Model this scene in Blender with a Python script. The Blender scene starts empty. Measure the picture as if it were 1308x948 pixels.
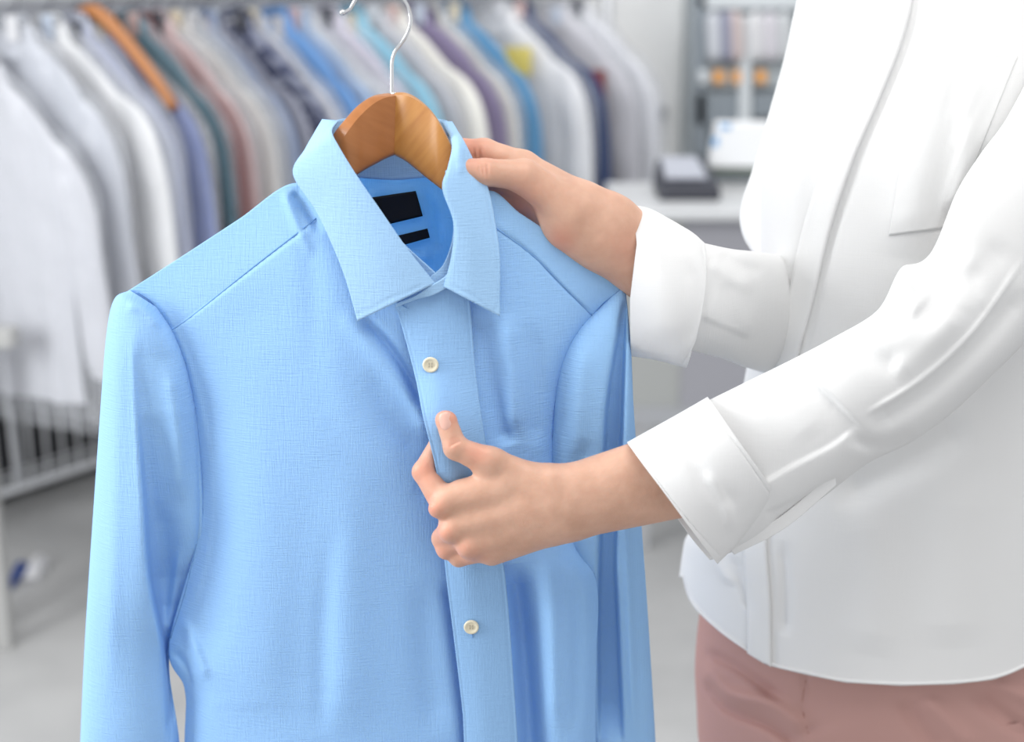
import bpy, math, random
import numpy as np
from mathutils import Vector, kdtree

random.seed(7); np.random.seed(7)
C = bpy.context.scene.collection
S = bpy.context.scene

# ------------------------------------------------------------------ camera, world, lights
W, H = 1308, 948
F = 1816.7
CAMZ = 1.55
PITCH = math.radians(16)
cam_d = bpy.data.cameras.new('camera'); cam = bpy.data.objects.new('camera', cam_d); C.objects.link(cam)
cam_d.sensor_width = 36; cam_d.lens = 36 * F / W
cam.location = (0, 0, CAMZ); cam.rotation_euler = (math.pi / 2 - PITCH, 0, 0)
cam_d.dof.use_dof = True; cam_d.dof.focus_distance = 1.27; cam_d.dof.aperture_fstop = 2.8
cam_d.clip_start = 0.05
S.camera = cam
S.view_settings.view_transform = 'Standard'; S.view_settings.look = 'None'
S.view_settings.gamma = 1; S.view_settings.use_curve_mapping = False
S.view_settings.exposure = 0.06
S.cycles.transparent_max_bounces = 24

wd = bpy.data.worlds.new('world'); S.world = wd; wd.use_nodes = True
bg = wd.node_tree.nodes['Background']; bg.inputs[0].default_value = (0.97, 0.98, 1.0, 1); bg.inputs[1].default_value = 0.80

def area(name, loc, target, size, power, color=(1, 1, 1), sy=None):
    d = bpy.data.lights.new(name, 'AREA'); d.energy = power; d.color = color; d.size = size
    if sy: d.shape = 'RECTANGLE'; d.size_y = sy
    o = bpy.data.objects.new(name, d); C.objects.link(o); o.location = loc
    o.rotation_euler = (Vector(target) - Vector(loc)).to_track_quat('-Z', 'Y').to_euler()
    return o
area('window_daylight', (-2.3, 0.8, 1.8), (0.0, 1.3, 1.1), 1.1, 62, (0.97, 0.99, 1.0), 1.6)
area('ceiling_light', (0.3, 0.3, 3.2), (0.3, 1.5, 1.0), 1.6, 30, (1.0, 0.99, 0.97), 1.2)
area('ceiling_light', (0.5, 3.4, 3.4), (0.3, 4.8, 0.8), 2.4, 34, (1.0, 1.0, 1.0), 1.6)

# ------------------------------------------------------------------ helpers
cp, sp = math.cos(PITCH), math.sin(PITCH)
def PA(px, py, Y):
    px = np.asarray(px, float); py = np.asarray(py, float); Y = np.asarray(Y, float)
    a = (px - W / 2) / F; b = (H / 2 - py) / F
    dy = cp + b * sp; dz = -sp + b * cp
    k = Y / dy
    return np.stack([a * k, Y + 0 * k, CAMZ + dz * k], -1)
def P(px, py, Y): return tuple(PA(px, py, Y).tolist())

def wloc(o):
    v = Vector((0, 0, 0))
    while o is not None:
        v += Vector(o.location); o = o.parent
    return v
def mk(name, V, Fc, mat, parent=None, smooth=True, local=False):
    me = bpy.data.meshes.new(name)
    V = np.asarray(V, float)
    me.from_pydata(V.tolist(), [], [tuple(f) for f in Fc]); me.update()
    if smooth: me.polygons.foreach_set('use_smooth', [True] * len(me.polygons))
    if mat: me.materials.append(mat)
    o = bpy.data.objects.new(name, me); C.objects.link(o)
    if parent is not None:
        o.parent = parent
        if not local: o.location = -wloc(parent)
    return o
def tag(o, label=None, cat=None, group=None, kind=None):
    if label: o['label'] = label
    if cat: o['category'] = cat
    if group: o['group'] = group
    if kind: o['kind'] = kind
    return o
def empty(name, loc, label, cat, group=None):
    o = bpy.data.objects.new(name, None); C.objects.link(o); o.location = loc
    o.empty_display_size = 0.05
    return tag(o, label, cat, group)
def struct(o): o['kind'] = 'structure'; return o
def solid(o, t, off=1.0):
    m = o.modifiers.new('thickness', 'SOLIDIFY'); m.thickness = t; m.offset = off; m.use_even_offset = False
    return o
def bevel(o, w, n=2):
    m = o.modifiers.new('bevel', 'BEVEL'); m.width = w; m.segments = n; m.limit_method = 'ANGLE'
    return o

def box(x0, x1, y0, y1, z0, z1):
    V = [(x, y, z) for x in (x0, x1) for y in (y0, y1) for z in (z0, z1)]
    return V, [(0, 1, 3, 2), (4, 6, 7, 5), (0, 4, 5, 1), (2, 3, 7, 6), (0, 2, 6, 4), (1, 5, 7, 3)]
class MB:
    def __init__(s): s.V = []; s.F = []
    def add(s, V, Fc):
        n = len(s.V); s.V += [tuple(v) for v in V]; s.F += [tuple(i + n for i in f) for f in Fc]; return s
    def box(s, *a): return s.add(*box(*a))
    def rod(s, pts, r, n=8, closed=False): return s.add(*rod(pts, r, n))
    def build(s, name, mat, parent=None, smooth=False, local=False): return mk(name, s.V, s.F, mat, parent, smooth, local)

def rod(pts, r, n=8):
    pts = [Vector(p) for p in pts]; K = len(pts)
    rs = r if hasattr(r, '__len__') else [r] * K
    V = []; Fc = []; up = Vector((0.13, 0.31, 0.94)).normalized()
    prev = None
    for i, p in enumerate(pts):
        t = (pts[min(i + 1, K - 1)] - pts[max(i - 1, 0)]).normalized()
        if prev is None: x = t.cross(up); x = x if x.length > 1e-3 else t.cross(Vector((1, 0, 0)))
        else: x = prev - t * prev.dot(t)
        x.normalize(); prev = x; y = t.cross(x)
        for k in range(n):
            a = 2 * math.pi * k / n
            V.append(tuple(p + (x * math.cos(a) + y * math.sin(a)) * rs[i]))
    for i in range(K - 1):
        for k in range(n):
            k2 = (k + 1) % n
            Fc.append((i * n + k, i * n + k2, (i + 1) * n + k2, (i + 1) * n + k))
    Fc.append(tuple(range(n))[::-1]); Fc.append(tuple((K - 1) * n + k for k in range(n)))
    return V, Fc

def cr(a, n):
    """Catmull-Rom resampling of a (K,...) array to n samples along axis 0"""
    a = np.asarray(a, float); K = a.shape[0]
    if K == 1: return np.repeat(a, n, 0)
    t = np.linspace(0, K - 1, n); i = np.minimum(t.astype(int), K - 2); f = (t - i).reshape((-1,) + (1,) * (a.ndim - 1))
    p1 = a[i]; p2 = a[i + 1]
    p0 = np.where((i > 0).reshape(f.shape), a[np.maximum(i - 1, 0)], 2 * p1 - p2)
    p3 = np.where((i < K - 2).reshape(f.shape), a[np.minimum(i + 2, K - 1)], 2 * p2 - p1)
    return 0.5 * (2 * p1 + (p2 - p0) * f + (2 * p0 - 5 * p1 + 4 * p2 - p3) * f * f + (3 * p1 - 3 * p2 + p3 - p0) * f ** 3)

def seg_dist(q, poly):
    """q (N,2): distance to polyline, signed by side (positive = right side walking along it), param along"""
    poly = np.asarray(poly, float)
    best = np.full(len(q), 1e9); sgn = np.ones(len(q)); par = np.zeros(len(q))
    for i in range(len(poly) - 1):
        a = poly[i]; d = poly[i + 1] - a; L2 = d @ d
        t = np.clip(((q - a) @ d) / L2, 0, 1)
        r = q - a - t[:, None] * d
        dist = np.sqrt((r ** 2).sum(1))
        m = dist < best - 1e-9
        cs = d[0] * (q[:, 1] - a[1]) - d[1] * (q[:, 0] - a[0])
        best = np.where(m, dist, best); sgn = np.where(m, np.sign(cs), sgn); par = np.where(m, i + t, par)
    return best, sgn, par
def amp_at(a, par):
    if hasattr(a, '__len__'): return np.interp(par, np.arange(len(a)), a)
    return a
# sculpting strokes along polylines: ('r', poly, width, amp) ridge towards viewer; ('s', poly, width, amp) raises the side
# on the polyline's right hand and dies away; amp in metres towards the viewer
def sculpt(px, py, strokes):
    q = np.stack([np.ravel(px), np.ravel(py)], 1); out = np.zeros(len(q))
    for st in strokes:
        kind, poly, w, amp = st[:4]
        poly = np.asarray(poly, float)
        if len(poly) > 2: poly_s = cr(poly, (len(poly) - 1) * 4 + 1); sc = 4
        else: poly_s = poly; sc = 1
        fall = st[4] if len(st) > 4 else None
        R = (w * 3.2 if kind == 'r' else (fall or 60) * 3.2)
        lo = poly.min(0) - R; hi = poly.max(0) + R
        idx = np.where(((q > lo) & (q < hi)).all(1))[0]
        if len(idx) == 0: continue
        d, s, par = seg_dist(q[idx], poly_s); am = amp_at(amp, par / sc)
        taper = np.clip(np.minimum(par / sc, (len(poly) - 1) - par / sc) * 3 + 0.02, 0, 1)
        if kind == 'r': o = am * np.exp(-(d / w) ** 2) * taper
        elif kind == 'f': o = am * np.exp(-(d / w) ** 2)
        else:
            sd = d * s
            o = am * (0.5 + 0.5 * np.tanh(sd / w)) * np.exp(-(np.maximum(sd, 0) / (fall or 60)) ** 2) * taper
        out[idx] += o
    return out.reshape(np.shape(px))

def grid_faces(n, m, wrap=False):
    i = np.arange(n - 1)[:, None]; j = np.arange(m if wrap else m - 1)[None, :]; j2 = (j + 1) % m
    f = np.stack(np.broadcast_arrays(i * m + j, i * m + j2, (i + 1) * m + j2, (i + 1) * m + j), -1)
    return f.reshape(-1, 4).tolist()

class Surf:
    def __init__(s, px, py, Y):
        s.px = np.ravel(px); s.py = np.ravel(py); s.Yv = np.ravel(Y)
        s.kd = kdtree.KDTree(len(s.px))
        for i in range(len(s.px)): s.kd.insert((s.px[i], s.py[i], 0), i)
        s.kd.balance()
    def Y(s, x, y):
        r = s.kd.find_n((x, y, 0), 4)
        w = [1 / (d + 0.2) ** 2 for _, _, d in r]
        return sum(wi * s.Yv[i] for wi, (_, i, _) in zip(w, r)) / sum(w)

def patch(name, rows, n, m, mat, parent, strokes=(), thick=0.0006, surf=False, warp=None):
    """rows: list of equal-length lists of (px,py,Y)"""
    a = cr(np.array(rows, float), n)                       # (n, C, 3)
    a = np.swapaxes(cr(np.swapaxes(a, 0, 1), m), 0, 1)     # (n, m, 3)
    px, py, Y = a[..., 0], a[..., 1], a[..., 2]
    if strokes: Y = Y - sculpt(px, py, strokes)
    if warp: px, py, Y = warp(px, py, Y)
    o = mk(name, PA(px, py, Y).reshape(-1, 3), grid_faces(n, m), mat, parent)
    if thick: solid(o, thick, 0)
    if surf: return o, Surf(px, py, Y)
    return o

def tube(name, st, n, m, mat, parent, strokes=(), thick=0.0006, surf=False, warp=None, e=1.0, cap=False):
    """st: stations (Ax,Ay,Bx,By,Y,Tfront,Tback)"""
    s = cr(np.array(st, float), n)
    th = np.linspace(0, 2 * math.pi, m, endpoint=False)
    c = np.cos(th)[None]; sn = np.sin(th)[None]
    se = np.sign(sn) * np.abs(sn) ** e
    px = (s[:, 0:1] + s[:, 2:3]) / 2 + (s[:, 0:1] - s[:, 2:3]) / 2 * c
    py = (s[:, 1:2] + s[:, 3:4]) / 2 + (s[:, 1:2] - s[:, 3:4]) / 2 * c
    Y = s[:, 4:5] - np.where(sn > 0, s[:, 5:6], s[:, 6:7]) * se
    if strokes: Y = Y - sculpt(px, py, strokes) * np.clip(sn * 3, 0, 1)
    if warp: px, py, Y = warp(px, py, Y)
    Fc = grid_faces(n, m, True)
    if cap: Fc = Fc + [list(range(m))[::-1], [(n - 1) * m + k for k in range(m)]]
    o = mk(name, PA(px, py, Y).reshape(-1, 3), Fc, mat, parent)
    if thick: solid(o, thick, 0)
    if surf:
        k = (th > 0.0) & (th < math.pi)
        return o, Surf(px[:, k], py[:, k], Y[:, k])
    return o

# ------------------------------------------------------------------ SDF modelling (hands, body)
class SDF:
    def __init__(s, lo, hi, h):
        s.lo = np.array(lo, float); s.h = h
        n = [int((b - a) / h) + 2 for a, b in zip(lo, hi)]
        ax = [s.lo[i] + h * np.arange(n[i]) for i in range(3)]
        s.ax = [a.astype(np.float32) for a in ax]
        s.f = np.full(n, 1e3, np.float32)
    def _sub(s, lo, hi):
        sl = []
        for i in range(3):
            a = max(0, int((lo[i] - s.lo[i]) / s.h) - 1); b = min(s.f.shape[i], int((hi[i] - s.lo[i]) / s.h) + 3)
            sl.append(slice(a, max(a + 1, b)))
        X = s.ax[0][sl[0]][:, None, None]; Yy = s.ax[1][sl[1]][None, :, None]; Z = s.ax[2][sl[2]][None, None, :]
        return tuple(sl), X, Yy, Z
    def blend(s, sl, d, k):
        f = s.f[sl]
        if k < 0:                                           # smooth subtraction
            k = -k; h = np.clip(0.5 - 0.5 * (f + d) / k, 0, 1)
            s.f[sl] = f * (1 - h) - d * h + k * h * (1 - h)
        else:
            h = np.clip(0.5 + 0.5 * (f - d) / k, 0, 1)
            s.f[sl] = f * (1 - h) + d * h - k * h * (1 - h)
    def cone(s, a, b, ra, rb, k, flat=1.0):
        """capsule with radius ra->rb; flat scales the third axis (depth)"""
        a = np.array(a, float); b = np.array(b, float); R = max(ra, rb) + abs(k) * 2 + 3 * s.h
        lo = np.minimum(a, b) - R; hi = np.maximum(a, b) + R
        sl, X, Yy, Z = s._sub(lo, hi)
        d = b - a; dz = d[2] / flat
        L2 = d[0] ** 2 + d[1] ** 2 + dz ** 2 + 1e-12
        x = X - a[0]; y = Yy - a[1]; z = (Z - a[2]) / flat
        t = np.clip((x * d[0] + y * d[1] + z * dz) / L2, 0, 1)
        dist = np.sqrt((x - t * d[0]) ** 2 + (y - t * d[1]) ** 2 + (z - t * dz) ** 2) - (ra + (rb - ra) * t)
        if flat < 1: dist = dist * (0.5 + 0.5 * flat)
        s.blend(sl, dist.astype(np.float32), k)
    def ball(s, c, r, k):
        c = np.array(c, float); r = np.array(r if hasattr(r, '__len__') else (r, r, r), float)
        lo = c - r - abs(k) * 2 - 3 * s.h; hi = c + r + abs(k) * 2 + 3 * s.h
        sl, X, Yy, Z = s._sub(lo, hi)
        q = np.sqrt(((X - c[0]) / r[0]) ** 2 + ((Yy - c[1]) / r[1]) ** 2 + ((Z - c[2]) / r[2]) ** 2)
        s.blend(sl, ((q - 1) * r.min()).astype(np.float32), k)
    def mesh(s):
        f = s.f; n = np.array(f.shape); ins = f < 0
        cn = n - 1
        acc = np.zeros(tuple(cn) + (3,), np.float32); cnt = np.zeros(tuple(cn), np.float32)
        def corner(o): return tuple(slice(o[i], o[i] + cn[i]) for i in range(3))
        for axis in range(3):
            o1 = [(a, b) for a in (0, 1) for b in (0, 1)]
            for (a, b) in o1:
                p = [0, 0, 0]; oth = [i for i in range(3) if i != axis]
                p[oth[0]] = a; p[oth[1]] = b; q = list(p); q[axis] = 1
                f0 = f[corner(p)]; f1 = f[corner(q)]
                m = (f0 < 0) != (f1 < 0)
                t = np.where(m, f0 / np.where(m, f0 - f1, 1), 0)
                cnt += m
                for i in range(3):
                    acc[..., i] += m * (t if i == axis else p[i])
        act = cnt > 0
        idx = -np.ones(tuple(cn), np.int64); idx[act] = np.arange(act.sum())
        base = np.stack(np.nonzero(act), 1)
        V = s.lo + s.h * (base + acc[act] / cnt[act][:, None])
        quads = []
        for axis in range(3):
            oth = [i for i in range(3) if i != axis]; u, v = oth
            sa = [slice(None)] * 3; sb = [slice(None)] * 3
            sa[axis] = slice(0, n[axis] - 1); sb[axis] = slice(1, n[axis])
            ch = ins[tuple(sa)] != ins[tuple(sb)]
            pos = np.stack(np.nonzero(ch), 1)
            ok = (pos[:, u] > 0) & (pos[:, v] > 0) & (pos[:, u] < n[u] - 1) & (pos[:, v] < n[v] - 1)
            pos = pos[ok]
            def cell(du, dv):
                c = pos.copy(); c[:, u] += du; c[:, v] += dv; return idx[c[:, 0], c[:, 1], c[:, 2]]
            qd = np.stack([cell(-1, -1), cell(0, -1), cell(0, 0), cell(-1, 0)], 1)
            flip = ins[pos[:, 0], pos[:, 1], pos[:, 2]]
            if axis == 1: flip = ~flip
            qd[~flip] = qd[~flip][:, ::-1]
            quads.append(qd)
        return V, np.concatenate(quads)

# ------------------------------------------------------------------ materials
def lin(r, g, b): return tuple(((v / 255) / 12.92 if v < 10 else (((v / 255) + .055) / 1.055) ** 2.4) for v in (r, g, b))
def mat(name, color, rough=0.7, metal=0.0, spec=0.5, **kw):
    m = bpy.data.materials.new(name); m.use_nodes = True
    b = m.node_tree.nodes['Principled BSDF']
    b.inputs['Base Color'].default_value = (*color, 1); b.inputs['Roughness'].default_value = rough
    b.inputs['Metallic'].default_value = metal; b.inputs['Specular IOR Level'].default_value = spec
    for k, v in kw.items(): b.inputs[k.replace('_', ' ')].default_value = v
    return m
def nn(m, t): return m.node_tree.nodes.new(t)
def lk(m, a, b): m.node_tree.links.new(a, b)
def noise_color(m, c1, c2, scale=5, detail=4, stretch=(1, 1, 1), lo=0.3, hi=0.7):
    tc = nn(m, 'ShaderNodeTexCoord'); mp = nn(m, 'ShaderNodeMapping'); mp.inputs['Scale'].default_value = stretch
    no = nn(m, 'ShaderNodeTexNoise'); no.inputs['Scale'].default_value = scale; no.inputs['Detail'].default_value = detail
    rp = nn(m, 'ShaderNodeValToRGB'); rp.color_ramp.elements[0].position = lo; rp.color_ramp.elements[1].position = hi
    rp.color_ramp.elements[0].color = (*c1, 1); rp.color_ramp.elements[1].color = (*c2, 1)
    lk(m, tc.outputs['Object'], mp.inputs[0]); lk(m, mp.outputs[0], no.inputs[0]); lk(m, no.outputs[0], rp.inputs[0])
    b = m.node_tree.nodes['Principled BSDF']; lk(m, rp.outputs[0], b.inputs['Base Color'])
    return no, rp
def bump(m, scale, strength, dist=0.001, detail=3, stretch=(1, 1, 1), second=None):
    tc = nn(m, 'ShaderNodeTexCoord'); mp = nn(m, 'ShaderNodeMapping'); mp.inputs['Scale'].default_value = stretch
    no = nn(m, 'ShaderNodeTexNoise'); no.inputs['Scale'].default_value = scale; no.inputs['Detail'].default_value = detail
    lk(m, tc.outputs['Object'], mp.inputs[0]); lk(m, mp.outputs[0], no.inputs[0])
    h = no.outputs[0]
    if second:
        mp2 = nn(m, 'ShaderNodeMapping'); mp2.inputs['Scale'].default_value = second
        n2 = nn(m, 'ShaderNodeTexNoise'); n2.inputs['Scale'].default_value = scale; n2.inputs['Detail'].default_value = detail
        lk(m, tc.outputs['Object'], mp2.inputs[0]); lk(m, mp2.outputs[0], n2.inputs[0])
        ad = nn(m, 'ShaderNodeMath'); lk(m, h, ad.inputs[0]); lk(m, n2.outputs[0], ad.inputs[1]); h = ad.outputs[0]
    bp = nn(m, 'ShaderNodeBump'); bp.inputs['Strength'].default_value = strength; bp.inputs['Distance'].default_value = dist
    lk(m, h, bp.inputs['Height'])
    for b in m.node_tree.nodes:
        if b.type in ('BSDF_PRINCIPLED', 'BSDF_TRANSLUCENT'): lk(m, bp.outputs[0], b.inputs['Normal'])
    return m
def translucent(m, color, fac):
    nt = m.node_tree; b = nt.nodes['Principled BSDF']; out = nt.nodes['Material Output']
    t = nn(m, 'ShaderNodeBsdfTranslucent'); t.inputs[0].default_value = (*color, 1)
    mx = nn(m, 'ShaderNodeMixShader'); mx.inputs[0].default_value = fac
    lk(m, b.outputs[0], mx.inputs[1]); lk(m, t.outputs[0], mx.inputs[2]); lk(m, mx.outputs[0], out.inputs[0])
    return m
def cloth(name, col, trans=None, tf=0.25, weave=0.25, rough=0.85):
    m = mat(name, col, rough, spec=0.2)
    if trans: translucent(m, trans, tf)
    if weave: bump(m, 1.0, weave, 0.0006, 2, (60, 60, 900), (900, 60, 60))
    return m

BLUE = cloth('light_blue_oxford_cotton', (0.42, 0.695, 0.965), (0.20, 0.60, 1.0), 0.32, 0.9)
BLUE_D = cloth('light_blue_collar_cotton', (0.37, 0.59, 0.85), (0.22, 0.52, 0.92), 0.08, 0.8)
WHITE = cloth('white_blouse_cotton', (0.885, 0.885, 0.88), (0.85, 0.85, 0.86), 0.2, 0.22)
PINK = cloth('dusty_pink_trouser_cloth', (0.50, 0.295, 0.265), None, 0, 0.3)
BLACK = mat('black_label_cloth', (0.008, 0.009, 0.012), 0.8, spec=0.2)
THREAD = mat('blue_sewing_thread', (0.16, 0.33, 0.62), 0.9)
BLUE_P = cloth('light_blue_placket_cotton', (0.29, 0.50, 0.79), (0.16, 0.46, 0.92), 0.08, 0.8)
BLUE_B = cloth('light_blue_back_cotton_lit', (0.44, 0.72, 0.97), (0.30, 0.66, 1.0), 0.6, 0.6)  # shirt cotton made lighter and more translucent so the neck interior looks lit
BUTTON = mat('cream_button_resin', (0.72, 0.66, 0.50), 0.28)
STEEL = mat('polished_steel_wire', (0.72, 0.73, 0.75), 0.16, 1.0)
NAIL = mat('fingernail', (0.74, 0.44, 0.36), 0.30, spec=0.4)

def wood(name, c1, c2, rot):
    m = mat(name, c1, 0.32, spec=0.45)
    tc = nn(m, 'ShaderNodeTexCoord'); mp = nn(m, 'ShaderNodeMapping')
    mp.inputs['Rotation'].default_value = (0, rot, 0)
    mp2 = nn(m, 'ShaderNodeMapping'); mp2.inputs['Scale'].default_value = (14, 40, 160)
    no = nn(m, 'ShaderNodeTexNoise'); no.inputs['Scale'].default_value = 1; no.inputs['Detail'].default_value = 5
    rp = nn(m, 'ShaderNodeValToRGB'); rp.color_ramp.elements[0].position = 0.32; rp.color_ramp.elements[1].position = 0.68
    rp.color_ramp.elements[0].color = (*c2, 1); rp.color_ramp.elements[1].color = (*c1, 1)
    lk(m, tc.outputs['Object'], mp.inputs[0]); lk(m, mp.outputs[0], mp2.inputs[0]); lk(m, mp2.outputs[0], no.inputs[0]); lk(m, no.outputs[0], rp.inputs[0])
    lk(m, rp.outputs[0], m.node_tree.nodes['Principled BSDF'].inputs['Base Color'])
    return m
WOOD_R = wood('varnished_wood_lit', (0.49, 0.225, 0.058), (0.40, 0.165, 0.040), math.radians(50))  # right arm: lit side of the hanger, brightness put into the wood colour
WOOD_L = wood('varnished_wood_shaded', (0.40, 0.155, 0.048), (0.345, 0.13, 0.038), math.radians(-30))  # left arm: same wood, shade painted in as a darker colour

def skin():
    m = mat('skin', (0.70, 0.42, 0.30), 0.48, spec=0.35)
    b = m.node_tree.nodes['Principled BSDF']
    b.inputs['Subsurface Weight'].default_value = 0.22
    b.inputs['Subsurface Radius'].default_value = (1.0, 0.35, 0.2); b.inputs['Subsurface Scale'].default_value = 0.006
    no, rp = noise_color(m, (0.56, 0.325, 0.23), (0.66, 0.405, 0.295), 45, 4)
    at = nn(m, 'ShaderNodeAttribute'); at.attribute_name = 'flush'
    mx = nn(m, 'ShaderNodeMix'); mx.data_type = 'RGBA'; mx.inputs[7].default_value = (0.70, 0.30, 0.21, 1)
    lk(m, at.outputs['Fac'], mx.inputs[0]); lk(m, rp.outputs[0], mx.inputs[6]); lk(m, mx.outputs[2], b.inputs['Base Color'])
    bump(m, 75, 0.5, 0.0016, 9)
    return m
SKIN = skin()

# ------------------------------------------------------------------ room
floor_m = mat('pale_concrete_floor', (0.55, 0.55, 0.55), 0.55)
noise_color(floor_m, (0.34, 0.34, 0.34), (0.49, 0.49, 0.485), 2.2, 6)
wall_m = mat('white_wall_paint', (0.78, 0.79, 0.80), 0.8); bump(wall_m, 60, 0.05)
struct(mk('floor', *box(-4, 4, -1.5, 7.0, -0.05, 0.0), floor_m, smooth=False))
struct(mk('wall_back', *box(-4, 4, 7.0, 7.1, 0, 3.0), wall_m, smooth=False))
struct(mk('wall_right', *box(4, 4.1, -1.5, 7.1, 0, 3.0), wall_m, smooth=False))
struct(mk('wall_left', *box(-4.1, -4, 3.2, 7.1, 0, 3.0), wall_m, smooth=False))

# ================================================================== BLUE SHIRT
shirt = empty('dress_shirt', P(480, 1190, 1.24), 'light blue button-front dress shirt draped on the wooden hanger, pinched by a hand', 'shirt')
Lp_out = [(165, 371), (215, 423), (247, 545), (255, 673), (217, 824), (240, 890), (234, 948), (226, 1200)]
placL = [(499, 372), (514, 420), (530, 480), (541, 535), (556, 595), (562, 640), (566, 690), (570, 735), (578, 800), (590, 900), (593, 948), (604, 1200)]
placR = [(598, 352), (603, 420), (608, 480), (616, 540), (625, 595), (632, 640), (637, 690), (645, 735), (651, 800), (658, 900), (661, 948), (676, 1200)]

# left-hand front panel (left in the picture)
L_rows = [
 [(163, 372, 1.245), (233, 327, 1.236), (305, 280, 1.232), (375, 234, 1.228), (428, 262, 1.214), (505, 383, 1.196), (560, 396, 1.206)],
 [(214, 423, 1.238), (262, 402, 1.226), (325, 378, 1.218), (388, 365, 1.210), (450, 392, 1.204), (515, 430, 1.204), (585, 432, 1.215)],
 [(247, 545, 1.238), (300, 545, 1.217), (360, 545, 1.207), (415, 545, 1.202), (475, 545, 1.203), (535, 545, 1.212), (600, 545, 1.226)],
 [(254, 673, 1.240), (305, 673, 1.213), (365, 673, 1.203), (425, 673, 1.200), (485, 673, 1.203), (545, 673, 1.210), (610, 673, 1.224)],
 [(216, 824, 1.242), (270, 824, 1.214), (340, 824, 1.202), (410, 824, 1.199), (480, 824, 1.201), (555, 824, 1.209), (620, 824, 1.220)],
 [(236, 880, 1.244), (275, 890, 1.216), (340, 890, 1.203), (410, 890, 1.199), (485, 890, 1.201), (560, 890, 1.209), (625, 890, 1.218)],
 [(236, 948, 1.246), (270, 948, 1.220), (340, 948, 1.205), (412, 948, 1.200), (490, 948, 1.202), (565, 948, 1.208), (630, 948, 1.216)],
 [(226, 1200, 1.250), (270, 1200, 1.222), (340, 1200, 1.206), (415, 1200, 1.200), (495, 1200, 1.202), (570, 1200, 1.208), (645, 1200, 1.216)],
]
L_str = [
 ('s', [(205, 428), (240, 405), (321, 343), (410, 276)], 1.2, 0.0016, 40),          # yoke lap
 ('r', [(212, 425), (246, 402), (326, 341), (408, 279)], 1.8, -0.0016),
 ('r', [(190, 384), (216, 424), (237, 475), (249, 545), (257, 610), (254, 674), (238, 751), (216, 822)], 5, -0.0016),
 ('r', [(200, 378), (232, 440), (262, 545), (270, 640), (262, 720), (245, 770)], 5, 0.0012),
 ('r', [(430, 395), (470, 440), (520, 500), (552, 560)], 13, [0.000, 0.005, 0.008, 0.010]),
 ('r', [(460, 400), (492, 436), (524, 486), (540, 520)], 7, [-0.003, -0.007, -0.008, -0.004]),
 ('r', [(420, 420), (440, 520), (500, 590), (545, 610)], 22, [0, 0.002, 0.003, 0.003]),
 ('r', [(470, 470), (500, 540), (535, 575)], 14, [-0.001, -0.003, -0.002]),
 ('r', [(395, 290), (400, 380), (398, 500)], 16, [-0.002, -0.0015, 0.0]),
 ('r', [(372, 245), (388, 262), (412, 300)], 7, [-0.004, -0.006, -0.004]),
 ('r', [(362, 243), (380, 290), (400, 330)], 6, [0.004, 0.003, 0.001]),
 ('r', [(330, 400), (335, 560), (330, 760), (320, 940)], 40, [0.001, 0.002, 0.002, 0.002]),
 ('r', [(395, 560), (392, 720), (380, 940)], 34, [0, -0.002, -0.003]),
 ('r', [(455, 560), (445, 720), (445, 940)], 30, [0, 0.003, 0.004]),
 ('r', [(430, 640), (415, 780), (412, 940)], 14, [0, -0.003, -0.003]),
 ('r', [(540, 740), (545, 840), (555, 940)], 18, [-0.002, -0.003, -0.003]),
 ('r', [(265, 560), (280, 700), (262, 860)], 20, [-0.002, -0.003, -0.004]),
 ('r', [(235, 790), (250, 830), (266, 870)], 7, [0.004, 0.006, 0.003]),
 ('r', [(222, 830), (238, 850), (248, 880)], 5, [-0.004, -0.006, -0.003]),
 ('r', [(570, 740), (580, 800), (592, 900), (596, 948), (606, 1190)], 9, -0.006),
]
L_o, L_surf = patch('front_panel', L_rows, 330, 210, BLUE, shirt, L_str, surf=True)

R_rows = [
 [(560, 396, 1.206), (592, 335, 1.204), (621, 246, 1.214), (665, 273, 1.222), (705, 300, 1.228), (752, 336, 1.234), (797, 368, 1.242)],
 [(575, 425, 1.206), (603, 415, 1.206), (640, 405, 1.206), (670, 402, 1.212), (700, 402, 1.218), (730, 402, 1.226), (757, 404, 1.238)],
 [(580, 500, 1.206), (605, 500, 1.204), (628, 500, 1.206), (650, 500, 1.209), (670, 500, 1.213), (692, 500, 1.221), (712, 500, 1.236)],
 [(592, 600, 1.202), (612, 600, 1.203), (632, 600, 1.208), (652, 600, 1.211), (670, 600, 1.215), (690, 600, 1.224), (708, 600, 1.238)],
 [(602, 700, 1.208), (625, 700, 1.209), (648, 700, 1.212), (670, 700, 1.213), (692, 700, 1.216), (712, 698, 1.222), (733, 695, 1.234)],
 [(610, 750, 1.210), (636, 750, 1.211), (662, 750, 1.213), (688, 750, 1.211), (714, 748, 1.212), (740, 746, 1.216), (762, 744, 1.230)],
 [(618, 840, 1.210), (642, 840, 1.212), (667, 840, 1.214), (690, 840, 1.210), (714, 840, 1.209), (739, 840, 1.213), (762, 840, 1.230)],
 [(625, 948, 1.210), (650, 948, 1.212), (674, 948, 1.215), (695, 948, 1.210), (717, 948, 1.208), (740, 948, 1.213), (761, 948, 1.232)],
 [(640, 1200, 1.210), (662, 1200, 1.212), (682, 1200, 1.216), (700, 1200, 1.210), (720, 1200, 1.208), (742, 1200, 1.214), (765, 1200, 1.236)],
]
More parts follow.
